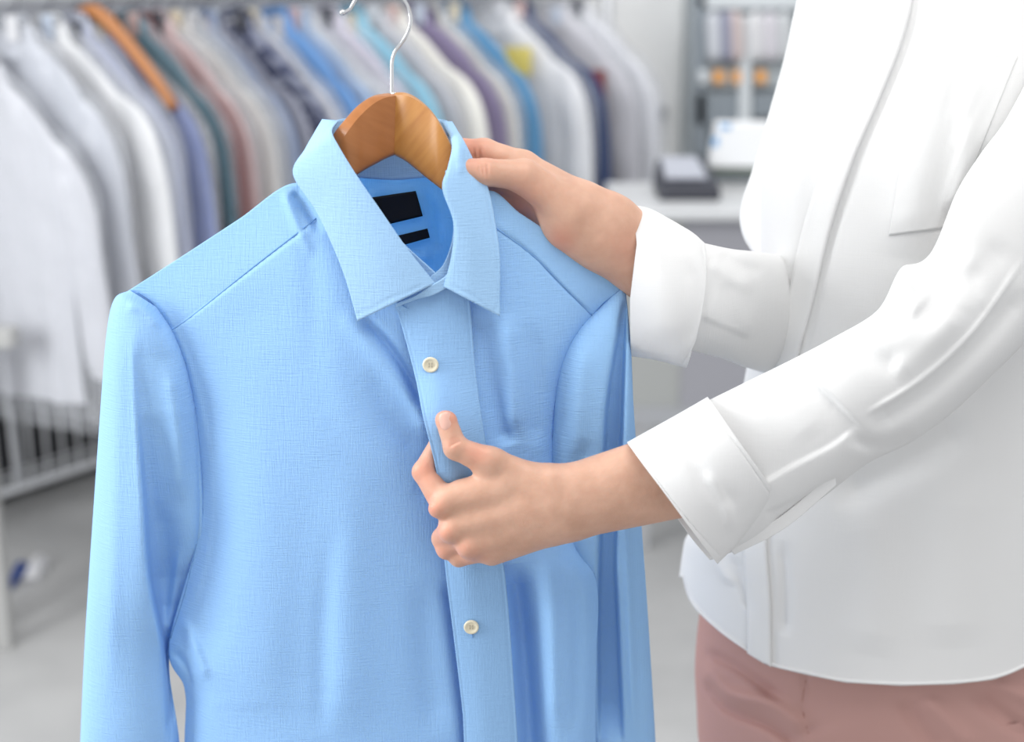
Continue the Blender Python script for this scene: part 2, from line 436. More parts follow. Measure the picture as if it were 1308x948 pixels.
R_str = [
 ('s', [(758, 404), (720, 366), (680, 325), (630, 288)], 1.2, 0.0016, 40),
 ('r', [(760, 405), (718, 365), (678, 323), (628, 287)], 1.8, -0.0018),
 ('r', [(750, 412), (729, 455), (716, 500), (711, 560), (714, 610)], 4, -0.0018),
 ('r', [(616, 400), (624, 460), (636, 520), (650, 570)], 15, [-0.003, -0.006, -0.008, -0.008]),
 ('r', [(650, 400), (656, 480), (655, 560)], 12, [0.003, 0.005, 0.006]),
 ('r', [(680, 410), (685, 500), (682, 570)], 12, [-0.002, -0.004, -0.004]),
 ('r', [(655, 720), (667, 800), (675, 900), (678, 948), (690, 1150)], 17, [-0.020, -0.026, -0.026, -0.024, -0.015]),
 ('r', [(700, 700), (706, 800), (706, 948)], 14, [0.003, 0.006, 0.006]),
 ('r', [(735, 735), (738, 820), (735, 948)], 9, [-0.002, -0.005, -0.004]),
]
R_o, R_surf = patch('front_panel', R_rows, 330, 130, BLUE, shirt, R_str, surf=True)

# back panel, seen through the neck opening
B_rows = [
 [(163, 373, 1.252), (240, 326, 1.258), (330, 272, 1.262), (440, 226, 1.266), (503, 230, 1.272), (556, 226, 1.266), (640, 262, 1.258), (720, 316, 1.256), (797, 371, 1.250)],
 [(214, 430, 1.250), (280, 425, 1.268), (350, 420, 1.276), (430, 415, 1.280), (503, 412, 1.282), (570, 412, 1.280), (640, 412, 1.276), (700, 412, 1.268), (757, 412, 1.248)],
 [(250, 640, 1.246), (310, 640, 1.268), (370, 640, 1.280), (435, 640, 1.286), (500, 640, 1.288), (565, 640, 1.286), (625, 640, 1.280), (675, 640, 1.268), (712, 640, 1.246)],
 [(236, 948, 1.250), (300, 948, 1.272), (370, 948, 1.284), (440, 948, 1.290), (505, 948, 1.292), (575, 948, 1.290), (645, 948, 1.284), (705, 948, 1.272), (759, 948, 1.246)],
 [(226, 1225, 1.252), (300, 1230, 1.274), (370, 1240, 1.286), (440, 1245, 1.292), (505, 1245, 1.294), (575, 1245, 1.292), (645, 1240, 1.286), (705, 1230, 1.274), (764, 1225, 1.248)],
]
B_str = [('r', [(470, 250), (500, 244), (545, 262)], 5, 0.002), ('r', [(545, 240), (556, 290), (560, 320)], 7, [-0.003, -0.006, -0.003]),
         ('r', [(500, 320), (530, 330), (552, 325)], 8, 0.003), ('r', [(440, 229), (503, 233), (556, 229)], 2.2, -0.002)]
B_o, B_surf = patch('back_panel', B_rows, 160, 180, BLUE_B, shirt, B_str, surf=True)

# sleeves
Ls = tube('sleeve', [
 (166, 371, 205, 396, 1.246, 0.008, 0.008),
 (146, 383, 226, 432, 1.244, 0.022, 0.016),
 (136, 430, 242, 480, 1.244, 0.032, 0.022),
 (128, 532, 255, 560, 1.244, 0.036, 0.028),
 (119, 661, 258, 678, 1.242, 0.042, 0.030),
 (113, 750, 240, 760, 1.244, 0.042, 0.030),
 (108, 835, 216, 842, 1.248, 0.036, 0.030),
 (103, 948, 229, 950, 1.252, 0.036, 0.030),
 (98, 1080, 236, 1086, 1.262, 0.034, 0.030),
 (104, 1180, 222, 1190, 1.268, 0.026, 0.024)], 300, 150, BLUE, shirt, [
 ('s', [(214, 950), (212, 850), (192, 740), (185, 648), (176, 530), (170, 423)], 2.6, [-0.004, -0.026, -0.048, -0.034, -0.008, -0.001], 70),
 ('r', [(172, 415), (178, 530), (188, 650), (196, 740), (213, 850)], 6, [0.001, 0.003, 0.005, 0.005, 0.003]),
 ('r', [(205, 640), (214, 720), (212, 800)], 16, [-0.004, -0.010, -0.008]),
 ('r', [(150, 420), (146, 600), (140, 900)], 12, [0.001, 0.002, 0.002]),
 ('r', [(215, 460), (228, 560), (226, 640)], 12, [0.004, 0.007, 0.004]),
 ('r', [(230, 700), (222, 760), (214, 820)], 6, [0.004, 0.006, 0.004]),
 ('r', [(160, 390), (185, 395), (205, 420)], 7, [0.002, 0.004, 0.002]),
], e=0.8)
Rs = tube('sleeve', [
 (768, 390, 798, 366, 1.246, 0.006, 0.008),
 (735, 425, 802, 400, 1.244, 0.018, 0.014),
 (714, 470, 806, 450, 1.244, 0.026, 0.020),
 (706, 540, 809, 520, 1.246, 0.028, 0.026),
 (704, 620, 815, 605, 1.248, 0.028, 0.030),
 (722, 690, 820, 684, 1.252, 0.028, 0.030),
 (738, 745, 825, 752, 1.256, 0.026, 0.030),
 (742, 830, 830, 830, 1.262, 0.028, 0.030),
 (742, 948, 837, 948, 1.268, 0.028, 0.030),
 (745, 1080, 843, 1080, 1.276, 0.026, 0.028),
 (752, 1190, 838, 1190, 1.28, 0.020, 0.022)], 260, 130, BLUE, shirt, [
 ('s', [(765, 948), (764, 800), (766, 700), (771, 571), (775, 509), (788, 425), (796, 380)], 1.8, [-0.028, -0.028, -0.026, -0.024, -0.020, -0.012, -0.004], 400),
 ('s', [(796, 948), (790, 800), (787, 700), (794, 571), (796, 509), (799, 425), (801, 385)], 1.8, [0.030, 0.030, 0.028, 0.026, 0.022, 0.013, 0.004], 400),
 ('r', [(803, 420), (802, 520), (800, 640), (803, 760), (810, 948)], 5, 0.005),
 ('r', [(745, 430), (738, 520), (735, 600)], 12, [0.002, 0.004, 0.003]),
 ('r', [(750, 560), (735, 620), (748, 690)], 14, -0.004),
], e=0.8)
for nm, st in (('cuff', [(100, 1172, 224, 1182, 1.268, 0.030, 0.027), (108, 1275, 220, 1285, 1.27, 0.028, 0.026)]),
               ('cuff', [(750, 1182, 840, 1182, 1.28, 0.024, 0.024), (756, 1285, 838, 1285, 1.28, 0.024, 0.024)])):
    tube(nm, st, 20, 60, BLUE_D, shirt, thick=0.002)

# button placket, lifted by the pinching fingers
yL = [1.200, 1.197, 1.188, 1.160, 1.158, 1.168, 1.200, 1.205, 1.203, 1.203, 1.203, 1.203]
yM = [1.197, 1.195, 1.186, 1.161, 1.159, 1.166, 1.192, 1.199, 1.200, 1.200, 1.200, 1.200]
yR = [1.199, 1.199, 1.195, 1.186, 1.184, 1.190, 1.202, 1.203, 1.204, 1.204, 1.204, 1.204]
pl_rows = []
for i in range(12):
    l = placL[i]; r = placR[i]
    pl_rows.append([(l[0], l[1], yL[i]), ((l[0] * 2 + r[0]) / 3, (l[1] * 2 + r[1]) / 3, yM[i]), ((l[0] + r[0] * 2) / 3, (l[1] + 2 * r[1]) / 3, (yM[i] + yR[i]) / 2 - 0.001), (r[0], r[1], yR[i])])
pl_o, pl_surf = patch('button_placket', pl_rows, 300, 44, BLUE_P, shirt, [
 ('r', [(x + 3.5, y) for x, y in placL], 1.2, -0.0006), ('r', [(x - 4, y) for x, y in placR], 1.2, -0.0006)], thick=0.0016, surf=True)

# collar leaves
def leaf(rows3, strokes, bulge):
    rows = []
    for (ix, iy, iY), (ox, oy, oY) in rows3:
        r = []
        for t in (0, 0.12, 0.4, 0.7, 1.0):
            r.append((ix + (ox - ix) * t, iy + (oy - iy) * t, iY + (oY - iY) * t - bulge * math.sin(math.pi * min(1, t * 1.15 + 0.0)) ** 0.7 * (1 if t < 0.9 else 0)))
        rows.append(r)
    return rows
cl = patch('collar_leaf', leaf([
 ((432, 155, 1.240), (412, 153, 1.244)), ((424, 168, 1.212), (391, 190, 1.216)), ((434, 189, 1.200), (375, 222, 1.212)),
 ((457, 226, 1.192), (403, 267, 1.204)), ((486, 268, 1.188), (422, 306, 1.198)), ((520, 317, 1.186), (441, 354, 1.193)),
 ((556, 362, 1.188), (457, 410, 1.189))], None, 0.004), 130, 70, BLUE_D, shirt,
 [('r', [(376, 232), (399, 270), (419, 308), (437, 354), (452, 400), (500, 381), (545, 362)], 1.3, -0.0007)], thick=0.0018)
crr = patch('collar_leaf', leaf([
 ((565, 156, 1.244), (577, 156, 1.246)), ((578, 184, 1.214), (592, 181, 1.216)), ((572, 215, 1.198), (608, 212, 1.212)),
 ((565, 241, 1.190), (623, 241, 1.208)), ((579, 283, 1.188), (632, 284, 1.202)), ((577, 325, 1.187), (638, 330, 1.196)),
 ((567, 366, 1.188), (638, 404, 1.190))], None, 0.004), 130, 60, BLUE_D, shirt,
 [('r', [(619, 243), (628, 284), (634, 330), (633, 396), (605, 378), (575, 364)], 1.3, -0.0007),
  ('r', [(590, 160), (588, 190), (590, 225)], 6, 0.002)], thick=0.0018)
# collar stand: the band that runs round the inside of the neck
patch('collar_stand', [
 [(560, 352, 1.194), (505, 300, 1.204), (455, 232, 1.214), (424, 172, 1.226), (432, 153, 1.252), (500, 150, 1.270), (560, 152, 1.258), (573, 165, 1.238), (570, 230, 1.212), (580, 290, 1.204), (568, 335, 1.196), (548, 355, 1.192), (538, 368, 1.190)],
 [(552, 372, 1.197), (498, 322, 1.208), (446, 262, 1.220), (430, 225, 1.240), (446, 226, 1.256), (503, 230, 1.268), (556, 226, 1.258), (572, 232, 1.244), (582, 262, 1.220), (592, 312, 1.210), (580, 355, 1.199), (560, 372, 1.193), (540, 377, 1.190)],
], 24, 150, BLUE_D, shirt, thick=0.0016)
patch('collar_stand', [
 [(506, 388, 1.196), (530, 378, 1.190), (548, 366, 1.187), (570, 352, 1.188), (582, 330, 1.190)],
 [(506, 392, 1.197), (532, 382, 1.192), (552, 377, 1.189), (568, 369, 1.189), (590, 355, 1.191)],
], 12, 40, BLUE_D, shirt, thick=0.0016)

# black labels sewn inside the neck
for corners in ([(470, 253), (531, 244), (540, 276), (494, 287)], [(500, 303), (546, 292), (549, 303.5), (505, 316)]):
    (a, b, c, d) = corners
    rows = []
    for t in (0, 0.5, 1.0):
        r = []
        for s_ in (0, 0.33, 0.66, 1.0):
            x = (a[0] * (1 - s_) + b[0] * s_) * (1 - t) + (d[0] * (1 - s_) + c[0] * s_) * t
            y = (a[1] * (1 - s_) + b[1] * s_) * (1 - t) + (d[1] * (1 - s_) + c[1] * s_) * t
            r.append((x, y, B_surf.Y(x, y) - 0.004))
        rows.append(r)
    o = patch('fabric_label', rows, 12, 24, BLACK, shirt, thick=0.0008); o['label'] = 'blank black woven label'

def button(px, py, Y, r, parent):
    """disc with raised rim and four sunk holes"""
    prof = [(0.0, -0.0005), (0.45, -0.0006), (0.55, -0.0007), (0.70, -0.0014), (0.86, -0.0017), (0.96, -0.0012), (1.0, -0.0003), (0.97, 0.0007), (0.0, 0.0009)]
    c = Vector(P(px, py, Y)); n = 28; V = []; Fc = []
    for (q, h) in prof:
        for k in range(n):
            a = 2 * math.pi * k / n
            V.append((c.x + r * q * math.cos(a), c.y + h, c.z + r * q * math.sin(a)))
    for i in range(len(prof) - 1):
        for k in range(n): Fc.append((i * n + k, i * n + (k + 1) % n, (i + 1) * n + (k + 1) % n, (i + 1) * n + k))
    o = mk('button', V, Fc, BUTTON, parent)
    mb = MB()
    for dx, dz in ((-1, -1), (1, -1), (-1, 1), (1, 1)):
        mb.rod([(c.x + dx * r * .17, c.y - 0.0009, c.z + dz * r * .22), (c.x + dx * r * .17, c.y + 0.0004, c.z + dz * r * .22)], r * 0.085, 8)
    mb.rod([(c.x - r * .17, c.y - 0.0011, c.z - r * .2), (c.x - r * .17, c.y - 0.0011, c.z + r * .2)], r * 0.05, 6)
    mb.rod([(c.x + r * .17, c.y - 0.0011, c.z - r * .2), (c.x + r * .17, c.y - 0.0011, c.z + r * .2)], r * 0.05, 6)
    t = mb.build('button_thread', mat('grey_thread', (0.42, 0.38, 0.30), 0.8), o)
    return o
for (bx, by) in ((550, 466), (602, 801), (640, 1120)):
    button(bx, by, pl_surf.Y(bx, by) - 0.0024, 0.0071, pl_o)
    Yb = pl_surf.Y(bx, by) - 0.0012
    mb = MB(); mb.rod([P(bx + 1, by + 8, Yb), P(bx + 1.5, by + 14, Yb)], 0.0006, 6)
    mb.build('button_stitch', THREAD, pl_o)

# raised stitched seams
def seam(pts, surf, r=0.0006, off=0.0005, parent=shirt, m=THREAD, name='seam'):
    q = cr(np.array(pts, float), len(pts) * 8)
    mb = MB(); mb.rod([P(x, y, surf.Y(x, y) - off) for x, y in q], r, 6)
    return mb.build(name, m, parent, True)
seam([(216, 424), (246, 403), (321, 343), (404, 279)], L_surf)
seam([(176, 373), (197, 389), (216, 424), (235, 475), (248, 545), (256, 610), (254, 674), (238, 751), (218, 815)], L_surf)
seam([(633, 291), (680, 326), (720, 366), (756, 403)], R_surf)
seam([(745, 415), (727, 455), (715, 500), (710, 560)], R_surf)

# ================================================================== WOODEN HANGER
hanger = empty('clothes_hanger', P(503, 196, 1.225), 'varnished wooden clothes hanger with a steel hook inside the blue shirt collar', 'hanger')
def arm(sts, m, name='arm', n=60):
    """stations: front-top, back-top, bottom (px,py) ; Y front ; thickness"""
    rows = []
    for (ftx, fty, btx, bty, bx, by, Y, T) in sts:
        rows.append([(ftx, fty, Y), ((ftx * .6 + bx * .4), (fty * .6 + by * .4), Y - 0.001), (bx, by - 2, Y), (bx + .5, by, Y + 0.002), (bx + 1, by + 1.5, Y + T * .8),
                     (bx, by - 3, Y + T), (btx, bty + 4, Y + T), (btx, bty, Y + T * .75), ((btx + ftx) / 2, (bty + fty) / 2 - .8, Y + T * .3), (ftx, fty, Y)])
    a = cr(np.array(rows, float), n)
    m_ = a.shape[1]
    V = PA(a[..., 0], a[..., 1], a[..., 2]).reshape(-1, 3)
    Fc = grid_faces(n, m_) + [list(range(m_ - 1))[::-1], [(n - 1) * m_ + k for k in range(m_ - 1)]]
    o = mk(name, V, Fc, m, hanger)
    s = o.modifiers.new('s', 'SUBSURF'); s.levels = 1; s.render_levels = 2
    return o
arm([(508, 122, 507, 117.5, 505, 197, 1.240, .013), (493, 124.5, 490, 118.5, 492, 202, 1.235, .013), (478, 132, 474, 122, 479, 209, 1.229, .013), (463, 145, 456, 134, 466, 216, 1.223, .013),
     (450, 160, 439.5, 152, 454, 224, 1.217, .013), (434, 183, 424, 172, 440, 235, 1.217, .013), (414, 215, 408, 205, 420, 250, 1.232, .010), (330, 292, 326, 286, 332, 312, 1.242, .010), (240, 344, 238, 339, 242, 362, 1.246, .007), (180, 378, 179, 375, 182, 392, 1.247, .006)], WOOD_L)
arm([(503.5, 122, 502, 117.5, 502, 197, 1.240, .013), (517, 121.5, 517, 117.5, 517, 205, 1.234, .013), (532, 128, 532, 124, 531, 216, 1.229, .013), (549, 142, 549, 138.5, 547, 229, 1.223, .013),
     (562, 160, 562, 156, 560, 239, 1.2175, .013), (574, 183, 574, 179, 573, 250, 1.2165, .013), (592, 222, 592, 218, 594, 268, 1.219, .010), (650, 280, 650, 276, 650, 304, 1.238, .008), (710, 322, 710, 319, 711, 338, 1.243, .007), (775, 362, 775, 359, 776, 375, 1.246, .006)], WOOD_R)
hp = [(500.5, 135), (500.5, 118), (500.5, 95), (500.8, 79), (504.5, 66), (512, 56), (519, 45), (523.6, 33), (524.3, 22), (521.5, 10), (516, 0), (507, -12), (494, -21), (480, -23), (466, -17), (457, -6), (450.5, 6), (446, 12.5), (440.5, 15.5), (437.5, 16)]
hq = cr(np.array(hp, float), 120)
mb = MB(); mb.rod([P(x, y, 1.246) for x, y in hq], [0.0016] * 120, 14); mb.build('hook', STEEL, hanger, True)
sdf_b = [P(437.5, 16, 1.246)]
def ballmesh(c, r, n=16, m=12, sc=(1, 1, 1)):
    V = []; Fc = []
    for i in range(m + 1):
        f = math.pi * i / m
        for k in range(n):
            a = 2 * math.pi * k / n
            V.append((c[0] + r * sc[0] * math.sin(f) * math.cos(a), c[1] + r * sc[1] * math.sin(f) * math.sin(a), c[2] + r * sc[2] * math.cos(f)))
    for i in range(m):
        for k in range(n): Fc.append((i * n + k, i * n + (k + 1) % n, (i + 1) * n + (k + 1) % n, (i + 1) * n + k))
    return V, Fc
V, Fc = ballmesh(sdf_b[0], 0.0026); mk('hook_tip', V, Fc, STEEL, hanger)
mb = MB(); c0 = P(500.5, 119.5, 1.246); mb.rod([(c0[0], c0[1], c0[2] - .002), (c0[0], c0[1], c0[2] + .0012)], [0.0045, 0.0035], 16); mb.build('ferrule', STEEL, hanger, True)

# ================================================================== PERSON
# ---- near hand (left hand), back of the hand to the viewer. Coordinates (px, py, w) with w in px-sized units of depth from Y0
SC = 0.00066
YH = 1.150
A = SDF((515, 505, -60), (905, 745, 100), 1.25)
k = 9
A.cone((885, 600, 12), (720, 644, 6), 58, 47, 5, 0.72)           # forearm
A.cone((720, 644, 6), (690, 646, 4), 47, 42, 12, 0.68)
A.cone((700, 622, 2), (575, 641, 4), 25, 20, 16, 0.95)           # metacarpals
A.cone((700, 645, 0), (582, 674, 6), 25, 20, 12, 0.95)
A.cone((700, 662, 4), (602, 697, 12), 24, 19, 12, 0.95)
A.cone((700, 676, 10), (628, 706, 20), 22, 17, 12, 0.95)
A.cone((690, 622, 4), (626, 592, -2), 26, 20, 14, 0.9)           # thumb metacarpal
A.cone((646, 622, 3), (592, 632, 8), 22, 19, 14, 0.9)
A.cone((628, 592, -2), (582, 572, -6), 19.5, 14.5, 9)            # thumb proximal
A.cone((582, 572, -6), (571, 541, -4), 15.2, 13.6, 6, 0.95)       # thumb tip
A.ball((569, 535, -4), (12.8, 10.5, 11), 5)
A.cone((568, 644, 8), (540.5, 603, 22), 18, 13.6, 8)             # index proximal
A.cone((540.5, 603, 22), (562, 564, 38), 13.6, 12, 5)              # index middle
A.cone((562, 564, 38), (582, 560, 38), 12, 10.5, 5)                # index tip behind the placket
A.cone((578, 674, 10), (566, 688, 38), 17.5, 14, 8)              # middle finger
A.cone((566, 688, 38), (598, 676, 54), 14, 12.5, 5)
A.cone((598, 680, 16), (571, 701, 38), 16, 13.5, 6)              # ring finger
A.cone((571, 701, 38), (600, 694, 56), 13.5, 12, 4)
A.cone((622, 702, 20), (586, 712, 40), 15, 12, 6)                # little finger
A.cone((586, 712, 40), (612, 704, 58), 12, 11, 4)
for c in ((560, 650, -6), (574, 681, -3), (598, 700, 2)): A.ball(c, (13, 12, 13), 8)   # knuckles
# creases and gaps
A.cone((596, 604, -22), (578, 594, -16), 3, 3, -5)
A.cone((553, 668, -12), (562, 664, -16), 1.6, 1.0, -6)
A.cone((556, 692, -2), (572, 698, -10), 2.0, 1.4, -6)
A.cone((578, 712, 8), (600, 716, 4), 1.6, 1.2, -5)
for q in (-3, 0, 3.5): A.cone((574 + q * .35, 566 + q, -21), (586 + q * .35, 560 + q, -20), 1.5, 1.3, -2)
Va, Fa = A.mesh()

def flush_at(V, pts):
    out = np.zeros(len(V))
    for (x, y, r, a) in pts: out = np.maximum(out, a * np.exp(-((V[:, 0] - x) ** 2 + (V[:, 1] - y) ** 2) / r ** 2))
    return out
fa = flush_at(Va, [(570, 532, 18, .8), (548, 648, 18, .8), (566, 681, 14, .7), (608, 578, 18, .6), (592, 702, 16, .5), (540, 600, 26, .65), (600, 715, 24, .4), (580, 566, 12, .5), (562, 706, 18, .6)])
def to_world(V, Y0, sc): return PA(V[:, 0], V[:, 1], Y0 + V[:, 2] * sc)
Wa = to_world(Va, YH, SC)

# ---- far hand (right hand), thumb in front of the collar, fingers behind it
YG = 1.222
Bh = SDF((560, 155, -60), (900, 420, 100), 1.25)
Bh.cone((866, 368, 38), (775, 298, 22), 46, 48, 5, 0.62)           # forearm
Bh.cone((775, 298, 22), (740, 275, 18), 48, 42, 12, 0.62)
Bh.cone((742, 262, 22), (668, 213, 28), 29, 20, 12, 0.8)
Bh.cone((742, 282, 26), (664, 238, 36), 28, 20, 12, 0.85)
Bh.cone((745, 298, 28), (668, 262, 42), 28, 19, 12, 0.85)
Bh.cone((748, 308, 28), (682, 286, 42), 26, 17, 12, 0.85)
Bh.cone((735, 272, 6), (672, 228, -2), 27, 22, 14, 0.9)           # thenar
Bh.cone((668, 224, -4), (620, 220, -14), 20.5, 17.0, 9)           # thumb
Bh.cone((620, 220, -14), (594, 218, -15), 17.0, 16.2, 6, 0.9)
Bh.ball((590, 218, -15), (15.5, 15, 14), 4)
Bh.cone((668, 213, 28), (618, 196, 30), 20, 19, 8)                # index
Bh.cone((618, 196, 30), (592, 192, 32), 19, 15, 5)
Bh.cone((592, 192, 32), (576, 212, 34), 14, 12, 5)
Bh.cone((664, 240, 36), (622, 226, 44), 18, 16, 6)                # middle
Bh.cone((622, 226, 44), (592, 236, 46), 15, 13, 5)
Bh.cone((668, 264, 42), (630, 256, 48), 17, 15, 6)                # ring
Bh.cone((630, 256, 48), (602, 266, 50), 14, 12, 5)
Bh.cone((682, 288, 42), (650, 286, 50), 15, 13, 6)                # little
Bh.cone((650, 286, 50), (625, 296, 52), 12, 11, 5)
Bh.cone((640, 246, -4), (676, 268, 6), 3.0, 1.6, -7)
Bh.cone((676, 268, 4), (700, 272, 2), 1.6, 1.0, -6)
for q in (-5, 0, 5): Bh.cone((616 + q, 204 + abs(q) * .2, -29), (618 + q * 1.1, 226, -32), 1.7, 1.4, -2.5)
Bh.cone((611, 186, 10), (612, 204, 12), 1.4, 1.6, -4)
Bh.cone((603, 183, 12), (606, 200, 14), 0.9, 1.0, -3)
Bh.cone((730, 280, 8), (765, 292, 12), 40, 44, 16, 0.6)
Vb, Fb = Bh.mesh()
fb = flush_at(Vb, [(580, 220, 20, .8), (596, 188, 30, .8), (660, 262, 30, .6), (716, 308, 18, .6), (618, 216, 14, .35), (800, 320, 25, .3)])
SCB = 0.00069
Wb = to_world(Vb, YG, SCB)

# ---- the body under the clothes
X0 = np.array(P(1200, 300, 1.44))
Bd = SDF((-0.02, 1.02, -0.02), (0.98, 1.98, 1.78), 0.0085)
def w(px, py, Y): return np.array(P(px, py, Y))
pel = w(1130, 820, 1.45); waist = w(1170, 560, 1.46); chest = w(1195, 230, 1.46); neck = w(1225, -60, 1.47)
for (a, b, ra, rb) in ((pel, waist, .085, .09), (waist, chest, .09, .105), (chest, w(1215, 0, 1.46), .105, .08)): Bd.cone(a, b, ra, rb, .05)
Bd.cone(w(1215, 0, 1.46), w(1225, -130, 1.46), .06, .05, .04)
Bd.cone(pel + np.array((.06, 0, 0)), pel - np.array((.05, 0, 0)), .085, .085, .03)
Lk = {}
for nm, hx, hy, ky, fx, fy in (('near', 1215, 1.455, 1.44, 1190, 1.40), ('far', 1035, 1.50, 1.50, 1040, 1.53)):
    hip = w(hx, 900, hy); ft = np.array((P(fx, 1300, fy)[0], fy, 0.09)); kn = (hip + ft) / 2 + np.array((-.01, 0, 0))
    Bd.cone(hip, kn, .072, .05, .02); Bd.cone(kn, ft, .05, .036, .02)
    Bd.cone(ft + np.array((.02, 0, -.05)), ft + np.array((-.13, -.02, -.062)), .036, .026, .02)
    Lk[nm] = (hip, kn, ft)
sh_n = w(1400, 60, 1.345); el_n = w(1232, 425, 1.212); mid_n = w(1322, 272, 1.272)
Bd.cone(w(1225, -10, 1.46), sh_n, .06, .045, .04); Bd.cone(sh_n, mid_n, .042, .036, .01); Bd.cone(mid_n, el_n, .036, .032, .01)
Bd.cone(el_n, w(1085, 530, 1.176), .032, .032, .01); Bd.cone(w(1085, 530, 1.176), w(905, 608, 1.157), .032, .027, .01)
sh_f = w(1095, 20, 1.54); el_f = w(1015, 405, 1.45)
Bd.cone(w(1225, -10, 1.46), sh_f, .05, .03, .02); Bd.cone(sh_f, el_f, .03, .028, .01)
Bd.cone(el_f, w(915, 385, 1.300), .024, .024, .01); Bd.cone(w(915, 385, 1.300), w(862, 368, 1.255), .024, .026, .01)
# head
hc = w(1215, -235, 1.45)
hc[2] = min(hc[2], 1.63)
Bd.cone(w(1225, -100, 1.46), hc + np.array((0.01, 0.0, -.03)), .05, .055, .03)
Bd.ball(hc, (.088, .072, .105), .02); Bd.ball(hc + np.array((-.03, -.008, -.06)), (.055, .05, .05), .03)
Bd.cone(hc + np.array((-.083, -.02, -.01)), hc + np.array((-.105, -.026, -.035)), .008, .012, .012)
Bd.cone(hc + np.array((-.082, -.045, -.068)), hc + np.array((-.09, -.0, -.068)), .007, .007, .008)
Bd.ball(hc + np.array((0.0, -.076, -.02)), (.018, .01, .03), .006); Bd.ball(hc + np.array((0.0, .076, -.02)), (.018, .01, .03), .006)
Vc, Fcc = Bd.mesh()
V = np.concatenate([Wa, Wb, Vc]); FF = np.concatenate([Fa, Fb + len(Wa), Fcc + len(Wa) + len(Wb)])
def fix_normals(o):
    import bmesh
    bm = bmesh.new(); bm.from_mesh(o.data); bmesh.ops.recalc_face_normals(bm, faces=bm.faces); bm.to_mesh(o.data); bm.free()
person = mk('person', V, FF.tolist(), SKIN)
fix_normals(person)
at = person.data.attributes.new('flush', 'FLOAT', 'POINT')
at.data.foreach_set('value', np.concatenate([fa, fb, np.zeros(len(Vc))]).astype(np.float32))
sm = person.modifiers.new('smooth', 'SMOOTH'); sm.iterations = 2; sm.factor = 0.4
tag(person, 'person in a white blouse and dusty pink trousers holding the blue shirt collar and placket', 'person')

def nail(c, along, normal, ra, rb, rt, Y0, sc):
    al = np.array(along, float); al /= np.linalg.norm(al); no = np.array(normal, float); no -= al * (no @ al); no /= np.linalg.norm(no)
    si = np.cross(al, no); n, m = 26, 14; V = []; Fc = []
    for i in range(m + 1):
        f = math.pi / 2 * i / m
        for q in range(n):
            a = 2 * math.pi * q / n
            ca, sa = math.cos(a), math.sin(a)
            ex = np.sign(ca) * abs(ca) ** 0.75; ey = np.sign(sa) * abs(sa) ** 0.75
            u = math.sin(f) * ex; v = math.sin(f) * ey
            V.append(np.array(c) + al * ra * u + si * rb * v + no * (rt * math.cos(f) - v * v * rb * 0.28))
    for i in range(m):
        for q in range(n): Fc.append((i * n + q, i * n + (q + 1) % n, (i + 1) * n + (q + 1) % n, (i + 1) * n + q))
    return mk('fingernail', to_world(np.array(V), Y0, sc), Fc, NAIL, person)
nail((571.0, 538, -14.8), (-0.27, -1, 0.12), (0.22, -0.05, -1), 12.0, 9.5, 2.8, YH, SC)
nail((588, 210, -25.5), (-1, -0.25, 0.15), (0.05, -0.62, -0.8), 10.5, 8, 2.4, YG, SCB)

hair_m = mat('brown_hair', (0.10, 0.05, 0.03), 0.5); bump(hair_m, 1, 0.5, 0.002, 3, (20, 300, 20))
Hh = SDF(tuple(hc - .16), tuple(hc + .17), 0.006)
Hh.ball(hc + np.array((.018, 0, .018)), (.092, .082, .105), .005); Hh.ball(hc + np.array((.055, 0, -.03)), (.06, .075, .085), .03)
Hh.ball(hc + np.array((-.085, 0, -.05)), (.075, .065, .085), -.01)
Vh, Fh = Hh.mesh(); ho = mk('hair', Vh, Fh.tolist(), hair_m, person); fix_normals(ho)

